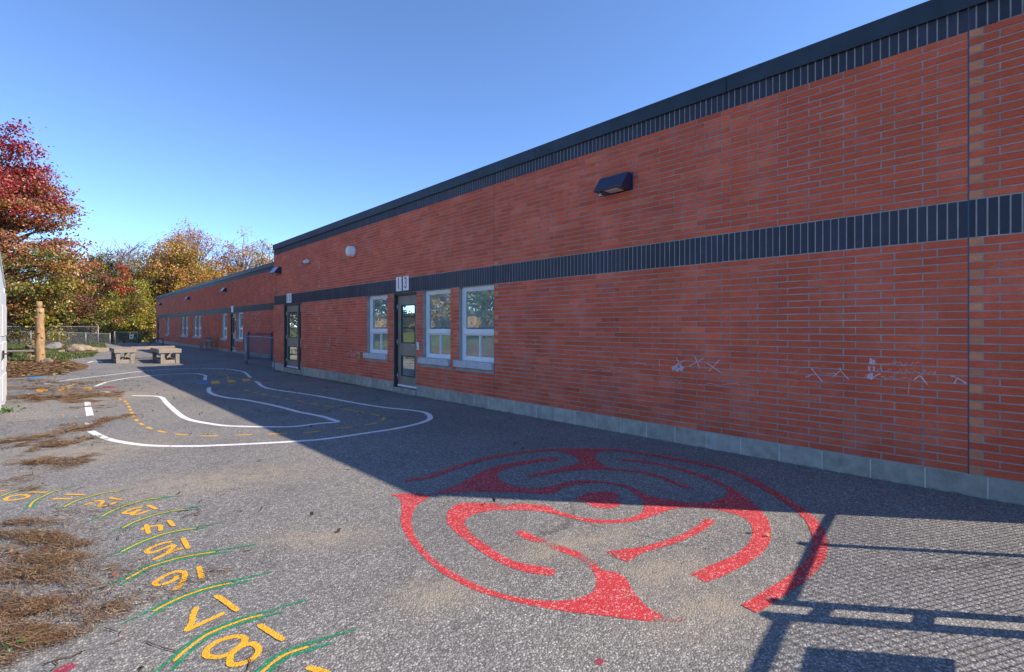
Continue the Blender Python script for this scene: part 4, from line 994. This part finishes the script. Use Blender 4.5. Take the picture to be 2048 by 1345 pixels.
# handrail by the far door
t = thing('handrail', (4.9, 40.5, G(5,40.5)), 'thin black metal handrail before the far wing end', 'handrail')
a = Vector((*gp(297.7,696.5), 0)); b = Vector((*gp(326,696), 0)); a.z = G(a.x,a.y); b.z = G(b.x,b.y); c = a.lerp(b,.52)
m = MB(); m.tube([a, a+Vector((0,0,.22)), Vector((c.x,c.y,a.z+.62)), b+Vector((0,0,.62)), b], .028, 8); m.build('rail', M['black'], t)

# ------------------------------------------------------------------ chain-link fences
def wires(mb, p0, p1, zb0, zt0, zb1, zt1, s=.055, r=.0016, flip=True):
    """diamond mesh between two posts (bottom/top heights at each end), flat strips of wire"""
    p0, p1 = Vector(p0), Vector(p1); L = (p1-p0).length; d = (p1-p0)/L; nrm = Vector((-d.y, d.x))
    H = zt0 - zb0; n = int(L/s)
    for sg, off in ((1,.0015),(-1,-.0015)):
        k = -int(H/s) - 1
        while k*s < L:
            a0 = k*s; a1 = a0 + H
            t0, t1 = max(a0,0), min(a1,L)
            if t1 > t0:
                def pt(tt):
                    u = (tt-a0)/H; u = u if sg > 0 else 1-u
                    q = p0 + d*tt; f = tt/L
                    zb = zb0+(zb1-zb0)*f; zt = zt0+(zt1-zt0)*f
                    return Vector((q.x+nrm.x*off, q.y+nrm.y*off, zb+(zt-zb)*u))
                A, B = pt(t0), pt(t1); dr = (B-A).normalized(); N3 = Vector((nrm.x,nrm.y,0)); w = dr.cross(N3)*r
                vs = [tuple(A+w), tuple(A-w*.5+N3*r), tuple(A-w*.5-N3*r), tuple(B+w), tuple(B-w*.5+N3*r), tuple(B-w*.5-N3*r)]
                mb.add(vs, [[0,1,4,3],[1,2,5,4],[2,0,3,5]])
            k += 1
def fence(name, pts, h, label, mat, cat='fence', pr=.03, rr=.021, s=.06, wr=.002, zfun=G, bands=False, bottom=False, group=None):
    x0,y0 = pts[0]; t = thing(name, (x0,y0,zfun(x0,y0)), label, cat, group)
    P = [(x,y,zfun(x,y)) for x,y in pts]
    for k,(x,y,z) in enumerate(P):
        m = MB(); e = k in (0,len(P)-1); m.tube([(x,y,z-.1),(x,y,z+h+.05)], pr*(1.25 if e else 1), 10); m.tube([(x,y,z+h+.05),(x,y,z+h+.075)], [pr*1.4,pr*.6], 10); m.build('post', mat, t)
        if bands:
            m = MB()
            for q in (.15,.45,.8,1.05): m.tube([(x,y,z+q*h),(x,y,z+q*h+.03)], pr*1.6, 10)
            m.build('tension_band', M['galv'], t)
    m = MB()
    for (a,b) in zip(P,P[1:]): m.tube([(a[0],a[1],a[2]+h),(b[0],b[1],b[2]+h)], rr, 8)
    m.build('top_rail', mat, t)
    if bottom:
        m = MB()
        for (a,b) in zip(P,P[1:]): m.tube([(a[0],a[1],a[2]+.08),(b[0],b[1],b[2]+.08)], rr, 8)
        m.build('bottom_rail', mat, t)
    m = MB()
    for (a,b) in zip(P,P[1:]): wires(m, a[:2], b[:2], a[2]+.05, a[2]+h, b[2]+.05, b[2]+h, s, wr)
    m.build('wire_mesh', M['galv'] if mat is not M['bluepost'] else mat, t)
    return t
A = Vector((-7.0,57.6)); B = Vector((4.1,63.2))
fz = lambda x,y: -.12 - .34*(x+3.3)/7.6
fence('chain_link_fence', [tuple(A.lerp(B,k/6)) for k in range(7)], 1.2, 'long galvanised chain-link fence across the back of the lawn', M['galv'], pr=.035, s=.09, wr=.0022, zfun=fz)
fence('chain_link_fence', [(4.45,63.0),(6.1,60.8)], 1.2, 'short chain-link fence between the long fence and the blue gate', M['galv'], pr=.05, s=.09, wr=.0022, zfun=lambda x,y: -.30)
t = fence('metal_gate', [(6.05,60.2),(7.9,58.0)], 1.15, 'dark blue metal gate by the far end of the building', M['bluepost'], 'gate', pr=.04, s=.12, wr=.0022, zfun=lambda x,y:-.18, bottom=True)
t = thing('notice_board', (5.6, 61.2, .45), 'small white notice hung on the short chain-link fence', 'notice')
m = MB(); m.bev(-.22,.22,-.012,.0,-.2,.2,.004); m.build('sheet', M['plate'], t, True); m = MB(); m.box(-.1,.1,-.014,-.0125,-.06,.1); m.build('print', simple('blue_print',(.12,.1,.3),.6), t, True); t.rotation_euler[2] = -.9
# far trees' second fence line
fence('chain_link_fence', [(-6,66.0),(-1,67.5),(3.5,69)], 1.9, 'taller second chain-link fence half hidden among the shrubs', M['galv'], pr=.03, s=.14, wr=.0022, zfun=lambda x,y:-.45)
# corner fence and the open gate between the wings
fence('chain_link_fence', [(5.60,21.7),(5.86,18.62)], 1.10, 'short chain-link fence running to the near wing corner', M['galv'], pr=.045, s=.055, wr=.0013, bands=True)
t = fence('chain_link_gate', [(6.28,24.0),(6.86,22.75)], 1.14, 'dark framed chain-link gate standing open between the two wings', M['bluepost'], 'gate', pr=.03, s=.055, wr=.0026, bottom=True)

# fence and gate at the building's near corner: just out of frame, they throw the mesh shadow
t = fence('chain_link_fence', [(5.60,.02),(4.64,-.11),(3.77,-.26)], 1.25, 'chain-link fence at the near building corner, casting a mesh shadow', M['galv'], pr=.026, rr=.024, s=.058, wr=.0027)
t = fence('chain_link_gate', [(3.62,-.29),(2.20,-.52)], 1.25, 'chain-link gate beside the near fence with a sign on it', M['galv'], 'gate', pr=.03, rr=.026, s=.058, wr=.0027, bottom=True)
m = MB()
for q in (.35,.78,1.14): m.box(3.60,3.80,-.31,-.26,q,q+.03)
m.build('hinge', M['galv'], t)
t = thing('warning_sign', (3.05,-.40,.95), 'plain sign panel hung on the near chain-link gate', 'sign', rz=.16)
m = MB(); m.bev(-.32,.32,-.005,.005,-.235,.22,.002); m.build('panel', M['plate'], t, True); m = MB()
for x in (-.29,.29): m.tube([(x,.004,.19),(x,.02,.19)], .008, 8)
m.build('bolt', M['steel'], t, True)

# ------------------------------------------------------------------ trees and shrubs
def leaf_cloud(centres, normals, size, tints, rs, aspect=.75):
    n = len(centres)
    a = rs.normal(size=(n,3)); nrm = normals*.55 + a; nrm /= np.linalg.norm(nrm,axis=1)[:,None]
    b = rs.normal(size=(n,3)); u = np.cross(nrm,b); u /= np.linalg.norm(u,axis=1)[:,None]; v = np.cross(nrm,u)
    s = (size*rs.uniform(.6,1.3,n))[:,None]
    # a pointed five-cornered blade folded along its midrib
    V = np.stack([centres - u*s*.55, centres - v*s*aspect*.5 + nrm*s*.10 - u*s*.08, centres + u*s*.62, centres + v*s*aspect*.5 + nrm*s*.10 - u*s*.08], 1).reshape(-1,3)
    F = np.arange(n*4).reshape(n,4); tri = np.concatenate([F[:,[0,1,2]], F[:,[0,2,3]]],0)
    T = np.concatenate([tints,tints],0)
    return V, tri, T
def tree(name, base, height, crown_c, radii, nclump, leaves_per, leaf, palette, label, group=None, cat='tree', trunk_r=None, seed=1, bark='bark', clump=None, grad=None, flat=.6, shell=.55, twigs=True, droop=0.0, twig_r=.012, taper=0.0):
    rs = np.random.default_rng(seed); random.seed(seed)
    bx, by, bz = base
    t = thing(name, base, label, cat, group)
    cc = np.array(crown_c); rad = np.array(radii); tr = trunk_r or height*.022
    # clump centres inside an ellipsoid, pushed outwards
    d = rs.normal(size=(nclump,3)); d /= np.linalg.norm(d,axis=1)[:,None]
    rr = (shell + (1-shell)*rs.random(nclump)**.6) * (1 + .14*np.sin(d[:,0]*5+seed) * np.cos(d[:,2]*4+d[:,1]*3))
    inner = rs.random(nclump) < .28; rr[inner] *= rs.uniform(.3,.8,inner.sum())
    C = cc + d*rr[:,None]*rad
    if taper: hh = np.clip((d[:,2]*rr+1)/2, 0, 1); C[:,:2] = cc[:2] + (C[:,:2]-cc[:2])*(1.22-taper*hh)[:,None]
    C[:,2] = np.maximum(C[:,2], bz+.35)
    cs = clump or float(rad.mean())*.24
    tm = MB(); top = cc[2] + rad[2]*.35
    n = 7; tp = [Vector((bx + (cc[0]-bx)*(k/n)**1.5 + rs.normal()*.02*height*(k>0)*.3, by + (cc[1]-by)*(k/n)**1.5 + rs.normal()*.02*height*(k>0)*.3, bz-.2+(top-bz+.2)*k/n)) for k in range(n+1)]
    tm.tube(tp, [tr*(1.25 if k==0 else 1-.85*k/n) for k in range(n+1)], 9)
    br = MB()
    for c in C:
        c = Vector(c); h = min(max((c.z-bz)*.62 + rs.normal()*.04*height, (cc[2]-rad[2]-bz)*.8), top-bz-.1)
        k = h/(top-bz)*n; i = int(min(max(k,0),n-1)); s = tp[i].lerp(tp[i+1], min(1,max(0,k-i)))
        mid = s.lerp(c,.5) + Vector((0,0,.10*(c-s).length)) + Vector(rs.normal(size=3)*.05*(c-s).length)
        L = (c-s).length; r0 = min(tr*.45, .01+.022*L)
        br.tube([s, mid, c], [r0, r0*.55, max(twig_r*.5, r0*.15)], 4, cap=False)
        if twigs:
            for j in range(5 if leaves_per > 20 else 9):
                e = c + Vector(rs.normal(size=3)*cs*.9); a_ = mid.lerp(c, rs.uniform(.5,1)); br.tube([a_, a_.lerp(e,.5)+Vector((0,0,.05*cs)), e], [twig_r, twig_r*.7, twig_r*.35], 3, cap=False)
                if leaves_per <= 20:
                    for j2 in range(3):
                        e2 = e + Vector(rs.normal(size=3)*cs*.45); br.tube([a_.lerp(e,.6), e2], [twig_r*.6, twig_r*.3], 3, cap=False)
    tm.build('trunk', M[bark], t); br.build('branches', M[bark], t)
    if leaves_per:
        m_ = nclump*leaves_per; idx = np.repeat(np.arange(nclump), leaves_per)
        off = rs.normal(size=(m_,3)); off *= (np.abs(rs.normal(size=m_))**.5/np.linalg.norm(off,axis=1))[:,None]
        off[:,2] *= flat
        outw = d[idx]; cent = C[idx] + off*cs + outw*rs.uniform(-.2,.6,m_)[:,None]*cs
        cent[:,2] -= droop*np.abs(off[:,0])*cs
        keep = cent[:,2] > bz+.05; cent, idx, outw = cent[keep], idx[keep], outw[keep]
        pal = np.array(palette)
        if grad is None: w = rs.random(nclump)
        else:
            w = (C[:,2]-(cc[2]-rad[2]))/(2*rad[2]); w = np.clip(w + rs.normal(size=nclump)*grad, 0, .999)
        w = np.clip(w, 0, .9999)*(len(pal)-1); i0 = w.astype(int); f = (w-i0)[:,None]
        base_c = pal[i0]*(1-f) + pal[np.minimum(i0+1,len(pal)-1)]*f
        T = base_c[idx]*rs.uniform(.65,1.3,len(idx))[:,None]; alt = rs.random(len(idx)) < .16; T[alt] = pal[rs.integers(0,len(pal),alt.sum())]
        V, tri, TT = leaf_cloud(cent, outw + np.array([0,0,.6]), leaf, np.clip(T,0,1), rs)
        V -= np.array(base)
        np_mesh('crown', V, tri, M['leaf'], t, TT)
    return t
GRN=(.11,.15,.03); DGR=(.05,.085,.03); YGR=(.32,.29,.03); YEL=(.55,.36,.04); ORA=(.55,.25,.05); TAN=(.46,.30,.15); RED=(.40,.05,.035); CRI=(.33,.025,.05); RUS=(.40,.16,.06); PUR=(.24,.07,.09)
def T_(px, ptop, depth, gzv=None):      # foot of a tree at a place seen in the photograph and the height its top has
    p = at(px, 654, depth); z = -.5 if gzv is None else gzv
    return Vector((p.x, p.y, z)), EYE + (654-ptop)/FPX*depth
def bgtree(px, ptop, wpx, depth, palette, label, n=90, lp=130, leaf=.21, name='deciduous_tree', low=.28, bark='bark', seed=1, flat=.6, group='trees beyond the fence', **kw):
    b, top = T_(px, ptop, depth); H = top - b.z; rw = wpx/2/FPX*depth
    c0 = b.z + H*low; cz = (c0+top)/2
    return tree(name, tuple(b), H, (b.x, b.y, cz), (rw, rw, (top-c0)/2), n, lp, leaf, palette, label, group, seed=seed, bark=bark, flat=flat, **kw)
# the red maple whose crown leans into the picture
mb_ = at(-58, 654, 27.0); mg = G(mb_.x, mb_.y)
tree('maple_tree', (mb_.x, mb_.y, mg), 12.5, (mb_.x, mb_.y, 6.3), (4.6, 4.6, 6.0), 320, 250, .135, [YGR, (.28,.24,.05), GRN, RUS, (.42,.24,.05), RUS, RED, CRI, CRI], 'maple with crimson top and green-gold lower leaves at the left', seed=21, taper=.62, grad=.14, flat=.38, clump=.85, trunk_r=.22, shell=.62, twig_r=.009)
# trees beyond the fence
bgtree(150, 520, 110, 66, [DGR, GRN, RUS, GRN], 'dark green tree with rusty patches behind the maple', seed=31, n=90)
bgtree(198, 515, 80, 70, [DGR, (.06,.06,.03), YGR], 'narrow dark tree left of the bare tree', seed=32, low=.2)
bgtree(245, 480, 98, 78, [TAN, RUS], 'almost leafless grey tree standing against the sky', seed=33, n=70, lp=14, leaf=.16, bark='barkg', low=.30, twig_r=.05)
bgtree(300, 520, 66, 72, [DGR, DGR, GRN, YGR], 'dark green tree just left of the big orange tree', seed=34, n=80)
bgtree(345, 480, 115, 68, [YEL, ORA, YGR, RUS], 'golden tree behind the far wing roof, leftmost of the orange ones', seed=35, n=120, lp=110)
bgtree(392, 458, 125, 74, [ORA, TAN, RUS, ORA], 'tallest orange-brown tree with thinning top above the far wing', seed=36, n=130, lp=80, bark='barkg', twig_r=.035)
bgtree(430, 545, 130, 66, [ORA, YEL, RUS], 'low spreading orange tree behind the far wing roof', seed=40, n=110, lp=110)
bgtree(488, 474, 100, 76, [TAN, ORA, RUS], 'thin-leaved orange-brown tree right of the tallest one', seed=37, n=100, lp=60, bark='barkg', twig_r=.035)
bgtree(540, 495, 66, 70, [ORA, YGR, TAN], 'orange and green tree beside the near wing roof', seed=38, n=80, lp=90)
bgtree(222, 545, 95, 68, [(.13,.11,.07), GRN, PUR, RUS], 'mixed brown-green tree under the bare tree', seed=39, n=90)
bgtree(110, 560, 120, 62, [YGR, GRN, RUS, YGR], 'yellow-green tree behind the log post', seed=41, n=100)
bgtree(40, 560, 120, 60, [GRN, RUS, YGR], 'green tree at the left behind the maple', seed=42, n=90)
bgtree(250, 535, 60, 64, [RUS, RED, ORA], 'small red-orange tree above the yellow shrub', seed=43, n=50)
# shrubs along the fence
def shrub(px, ptop, wpx, depth, palette, label, seed, n=48, lp=80, leaf=.16):
    b, top = T_(px, ptop, depth, -.45); H = top-b.z; rw = wpx/2/FPX*depth
    return tree('shrub', tuple(b), H, (b.x,b.y,b.z+H*.52), (rw,rw,H*.48), n, lp, leaf, palette, label, 'shrubs behind the fence', 'shrub', trunk_r=.05, seed=seed, shell=.5)
shrub(270, 558, 95, 60, [YGR,(.26,.24,.02),YGR,YEL], 'bright yellow-green shrub beside the end of the building', 51, 80, 90)
shrub(222, 600, 80, 58.5, [YGR,GRN,RUS], 'green and rust shrub left of the yellow-green one', 52)
shrub(178, 585, 90, 62, [(.14,.10,.06),GRN,RUS,PUR], 'brownish purple shrub in the middle of the thicket', 53)
shrub(140, 610, 80, 61, [GRN,YGR,RED], 'green shrub with red flecks right of the log post', 54)
shrub(205, 640, 60, 64.5, [DGR,(.04,.09,.05),GRN], 'dark blue-green bush low behind the fence', 55)
shrub(130, 645, 56, 64.5, [PUR,(.08,.03,.05),DGR], 'dark purple bush low behind the fence', 56)
shrub(165, 652, 50, 65, [TAN,ORA,GRN], 'tan and orange bush low behind the fence', 57)
shrub(52, 640, 60, 62.5, [ORA,YEL,RUS], 'orange bush left of the log post', 58)
shrub(95, 640, 56, 63.5, [DGR,GRN,(.08,.07,.05)], 'dull green bush just right of the log post', 59)
shrub(290, 630, 55, 59.5, [YEL,YGR,GRN], 'yellow bush behind the blue gate', 60)
shrub(245, 640, 50, 63.5, [DGR,GRN], 'dark green bush behind the short fence', 61)
shrub(15, 620, 70, 63, [GRN,YGR,RUS], 'green shrub at the far left behind the fence', 62)
# the wood behind reads as one mass
rs = np.random.default_rng(77); n = 15000
px = rs.uniform(-260, 600, n); dep = rs.uniform(80, 96, n); tops = 545 + 25*np.sin(px*.03) + 18*np.sin(px*.081+1); py = tops + (690-tops)*rs.random(n)**.9
a = (px-1024)/FPX; cent = np.stack([(SA+a*CA)*dep, (CA-a*SA)*dep, EYE-(py-654)/FPX*dep], 1); cent = cent[cent[:,2] > -.6]
pal = np.array([DGR,GRN,RUS,(.10,.09,.05),YGR]); T = pal[rs.integers(0,5,len(cent))]*rs.uniform(.6,1.2,len(cent))[:,None]
V, tri, TT = leaf_cloud(cent, np.tile([0,-.5,.5],(len(cent),1)), .85, np.clip(T,0,1), rs)
tag(np_mesh('woodland', V, tri, M['leaf'], None, TT), 'autumn woodland filling the gaps behind the trees', kind='stuff')

# ------------------------------------------------------------------ across the yard, seen in the window glass
t = thing('wooden_fence', (-15, 20, G(-15,20)), 'tall cedar board fence across the lawn, mirrored in the window glass', 'fence')
shared = []
for k in range(6):
    m = MB(); j = random.uniform(.8,1.15); m.bev(-.012,.012,-.072,.072,0,1.85,.004,(j,j*.98,j*.95)); o = m.build('plank', M['fencewood']); shared.append(o.data); bpy.data.objects.remove(o)
for k in range(290):
    y = 16.5+.152*k; o = link('plank', random.choice(shared), t); o.location = (random.uniform(-.004,.004), y-20, random.uniform(-.02,.02))
m = MB()
for z in (.35,1.5): m.box(-14.985+.02,-14.985+.06,16.5,60.5,G(-15,20)+z,G(-15,20)+z+.09)
m.build('rail', M['fencewood'], t)
for k,(x,y,h,r,pal_,lab) in enumerate(((-11,27.5,6,2.4,[GRN,DGR,YGR],'leafy green tree before the cedar fence nearest the shed'),(-12.5,35,5,2.0,[TAN,YGR,RUS],'small half-bare tree before the cedar fence'),(-12,43,7,2.8,[DGR,GRN],'dark green tree before the cedar fence'),(-17,31,10,3.8,[GRN,YGR],'tall green tree behind the cedar fence'),(-18,45,11,4,[GRN,RUS],'tall green and rust tree behind the cedar fence'),(-17,56,10,3.6,[DGR,GRN],'dark tree behind the far part of the cedar fence'),(-17,22,9,3.4,[GRN,YGR],'green tree behind the near part of the cedar fence'))):
    tree('yard_tree', (x,y,G(x,y)), h, (x,y,G(x,y)+h*.62), (r,r,h*.37), 60, 80, .2, pal_, lab, 'trees across the lawn', seed=90+k)

# ------------------------------------------------------------------ litter on the ground
def blades(name, cent, length, width, tints, rs, mat, label, dirs=None, lift=.012):
    n = len(cent); th = rs.uniform(0,math.pi*2,n) if dirs is None else dirs
    L = length*rs.uniform(.5,1.3,n); u = np.stack([np.cos(th),np.sin(th),rs.normal(0,.10,n)],1); v = np.stack([-np.sin(th),np.cos(th),rs.normal(0,.25,n)],1)
    a = u*(L*.5)[:,None]; b = v*(width*.5*rs.uniform(.7,1.3,n))[:,None]; mid = np.zeros((n,3)); mid[:,2] = rs.uniform(0,.3,n)*lift
    bend = v*(L*rs.normal(0,.10,n))[:,None]; bend[:,2] = 0
    V = np.stack([cent-a-b*.5, cent-a+b*.5, cent+bend+b+mid, cent+bend-b+mid, cent+a+b*.4, cent+a-b*.4],1).reshape(-1,3)
    F = np.arange(n)[:,None]*6; Q = np.concatenate([F+np.array([[0,3,2,1]]), F+np.array([[3,5,4,2]])],0)
    return np_mesh(name, V, Q, mat, None, np.concatenate([tints,tints],0))
NEED = np.array([(.27,.15,.065),(.19,.10,.045),(.36,.24,.12),(.10,.055,.03),(.42,.31,.18),(.24,.115,.045)])
rs = np.random.default_rng(5)
def scatter_along(pts, width, n):
    P = np.array(cr([gp(*p) for p in pts], 8)); seg = rs.integers(0,len(P)-1,n); f = rs.random(n)[:,None]
    q = P[seg]*(1-f)+P[seg+1]*f; d = P[seg+1]-P[seg]; nn = np.stack([-d[:,1],d[:,0]],1); nn /= np.linalg.norm(nn,axis=1)[:,None]+1e-9
    k = .5+.5*np.sin(q[:,0]*5.1+q[:,1]*3.7)*np.sin(q[:,1]*7.3)
    q = q + nn*(rs.normal(size=n)*width*(.4+.8*k)*np.where(rs.random(n)<.22,2.4,1.0))[:,None]
    return q, np.arctan2(d[:,1],d[:,0])
allq, alld = [], []
for pts, w, n in (([(0,1050),(40,1075),(70,1110),(60,1160),(50,1220),(20,1280)], .17, 9000), ([(20,1050),(70,1068),(120,1080),(150,1100)], .07, 2600), ([(30,1130),(90,1140),(150,1110)], .07, 2000), ([(-60,1080),(-30,1180),(-20,1300),(0,1340)], .3, 5000), ([(10,1230),(70,1230),(120,1200)], .06, 900), ([(0,1290),(50,1290),(100,1260)],.06,700), ([(60,1270),(130,1225)], .03, 200),
   ([(42,932),(85,921),(120,927),(180,925)], .12, 1700), ([(68,897),(110,893),(146,884),(200,873)], .13, 2000), ([(0,884),(50,880),(110,871),(146,861),(170,856),(208,842),(263,829)], .10, 2600), ([(0,900),(40,890),(110,884)], .12, 450), ([(130,848),(160,858)],.1,120), ([(20,794),(70,797),(120,797),(180,793),(244,789)], .28, 4000), ([(140,806),(180,801)], .2, 350), ([(20,775),(90,778),(150,783),(220,788)], .30, 1300), ([(20,760),(80,765),(130,768)], .35, 900), ([(20,742),(90,742),(150,740)], .6, 2200),([(150,772),(175,765),(185,780)],.3,600), ([(30,985),(70,975)], .10, 160), ([(20,960),(80,958)], .08, 120), ([(140,815),(230,815)],.15,150), ([(215,1140),(240,1135)],.03,60), ([(205,1215),(245,1208)],.03,80)):
    q, d = scatter_along(pts, w, n); allq.append(q); alld.append(d + rs.normal(0,.55,len(d)) + (.5 if n > 4000 else 0))
q = np.concatenate(allq); d = np.concatenate(alld)
n2_ = 900; ex = np.stack([rs.uniform(-2,4.5,n2_), rs.uniform(2.5,26,n2_)],1); q = np.concatenate([q,ex]); d = np.concatenate([d, rs.uniform(0,6.28,n2_)])
nw_ = 900; wy = rs.uniform(.2,18.3,nw_); wx = D1-.012-np.abs(rs.normal(0,.045,nw_))*(.5+.5*np.sin(wy*3.1)**2); q = np.concatenate([q, np.stack([wx,wy],1)]); d = np.concatenate([d, 1.57+rs.normal(0,.6,nw_)]); n2_ += nw_
cl = np.sin(q[:,0]*9.1+2*np.sin(q[:,1]*6.3))*np.sin(q[:,1]*10.7+1.7*np.sin(q[:,0]*7.9)) + .5*np.sin(q[:,0]*23+q[:,1]*17)
keep = (cl + rs.normal(0,.6,len(q)) > -.1) | (np.arange(len(q)) >= len(q)-n2_); q = q[keep]; d = d[keep]
far = np.clip(q[:,1]/6, .75, 2.6)
zz = np.array([gz(y) for y in q[:,1]]) + .012 + .014*rs.random(len(q))*(q[:,0]<.15)
cent = np.concatenate([q, zz[:,None]],1)
o = blades('pine_needles', cent, .085*far, .0042*far, NEED[rs.integers(0,6,len(q))]*rs.uniform(.5,1.05,len(q))[:,None], rs, M['litter'], '', d)
tag(o, 'brown pine needles and dry litter drifted over the asphalt', kind='stuff')
n = 5200; q = np.stack([rs.uniform(-4,.9,n), rs.uniform(20.8,28.6,n)],1); ok = (q[:,0] < .75-.25*np.abs(q[:,1]-24.2)*.6); q = q[ok]
cent = np.concatenate([q, np.array([gz(y) for y in q[:,1]])[:,None]+.03],1)
tag(blades('bark_chips', cent, .14, .05, NEED[rs.integers(0,6,len(q))]*rs.uniform(.45,1.0,len(q))[:,None], rs, M['litter'], ''), 'loose bark chips on the mulch bed', kind='stuff')
n = 420; q = np.stack([rs.uniform(-1.5,5.4,n), 2.6+27*rs.random(n)**.7],1)
ex = np.array([gp(*p) for p in [(470,778),(473,779),(488,781),(500,784),(503,785),(565,778),(572,770),(584,781),(600,776),(640,780),(655,776),(550,770),(452,783),(436,780),(575,765),(610,764),(560,772),(448,804),(460,820),(470,821),(115,1066),(25,1108),(8,1115),(380,1022),(1505,1067),(120,1095),(60,1150)]])
q = np.concatenate([q, ex, ex+rs.normal(0,.08,ex.shape)])
cent = np.concatenate([q, np.array([gz(y) for y in q[:,1]])[:,None]+.016],1)
LT = np.array([(.10,.05,.025),(.25,.09,.04),(.05,.03,.02),(.30,.17,.06)])
V, tri, TT = leaf_cloud(cent, np.tile([0,0,3.],(len(q),1)), .036, LT[rs.integers(0,4,len(q))], rs)
tag(np_mesh('fallen_leaves', V, tri, M['litter'], None, TT), 'scattered fallen leaves on the asphalt', kind='stuff')
# twigs
m = MB()
for p in ((760//2+60,1060),(20,1000)): pass
for k in range(46):
    x, y = (gp(rs.uniform(0,560), rs.uniform(960,1340)) if k < 34 else gp(rs.uniform(500,760), rs.uniform(765,800))); th = rs.uniform(0,3.14); L = rs.uniform(.05,.16)
    pts = [(x+math.cos(th)*L*f+rs.normal()*.008, y+math.sin(th)*L*f+rs.normal()*.008, gz(y)+.009) for f in (-.5,-.15,.2,.5)]
    m.tube(pts, [.0022,.003,.0026,.0014], 5)
tag(m.build('twigs', M['bark']), 'thin dark twigs strewn on the asphalt', kind='stuff')
# lawn blades near the boulders and a strip at the wall foot
n = 26000; q = np.stack([rs.uniform(-4.5,3.2,n), rs.uniform(28.5,62,n)],1); ok = np.array([x < edge(y)-.05 for x,y in q]) & ~((q[:,1]>36)&(q[:,1]<44)&(q[:,0]>.2)); q = q[ok]
cent = np.concatenate([q, np.array([gz(y) for y in q[:,1]])[:,None]+.02],1)
GT = np.array([(.07,.12,.02),(.10,.15,.03),(.19,.18,.06),(.05,.09,.02)])
th = rs.uniform(0,6.28,len(q)); L = rs.uniform(.05,.11,len(q)); a = np.stack([np.cos(th)*.02,np.sin(th)*.02,np.zeros(len(q))],1); up = np.stack([rs.normal(0,.03,len(q)),rs.normal(0,.03,len(q)),L],1)
V = np.stack([cent-a-[0,0,.03],cent+a-[0,0,.03],cent+up],1).reshape(-1,3); F = np.arange(len(q)*3).reshape(-1,3)
tag(np_mesh('grass', V, F, M['leaf'], None, GT[rs.integers(0,4,len(q))]*rs.uniform(.7,1.2,len(q))[:,None]), 'short autumn lawn grass around the boulders', kind='stuff')
def weed(px, py, r, n, label, seed):
    rs_ = np.random.default_rng(seed); x,y = gp(px,py); z = gz(y); t = thing('weed', (x,y,z), label, 'weed', 'weeds at the asphalt edge')
    c = rs_.normal(size=(n,3))*np.array([r,r,r*.35]); c[:,2] = np.abs(c[:,2])+.01
    V, tri, TT = leaf_cloud(c, np.tile([0,0,1.2],(n,1)), r*.42, np.array([(.06,.14,.02),(.09,.2,.03),(.04,.09,.02)])[rs_.integers(0,3,n)], rs_)
    np_mesh('leaves', V, tri, M['leaf'], t, TT)
weed(8, 826, .12, 60, 'low green weed at the foot of the shed door', 1); weed(14, 1305, .05, 34, 'small green weed in the needles at the near left', 2)
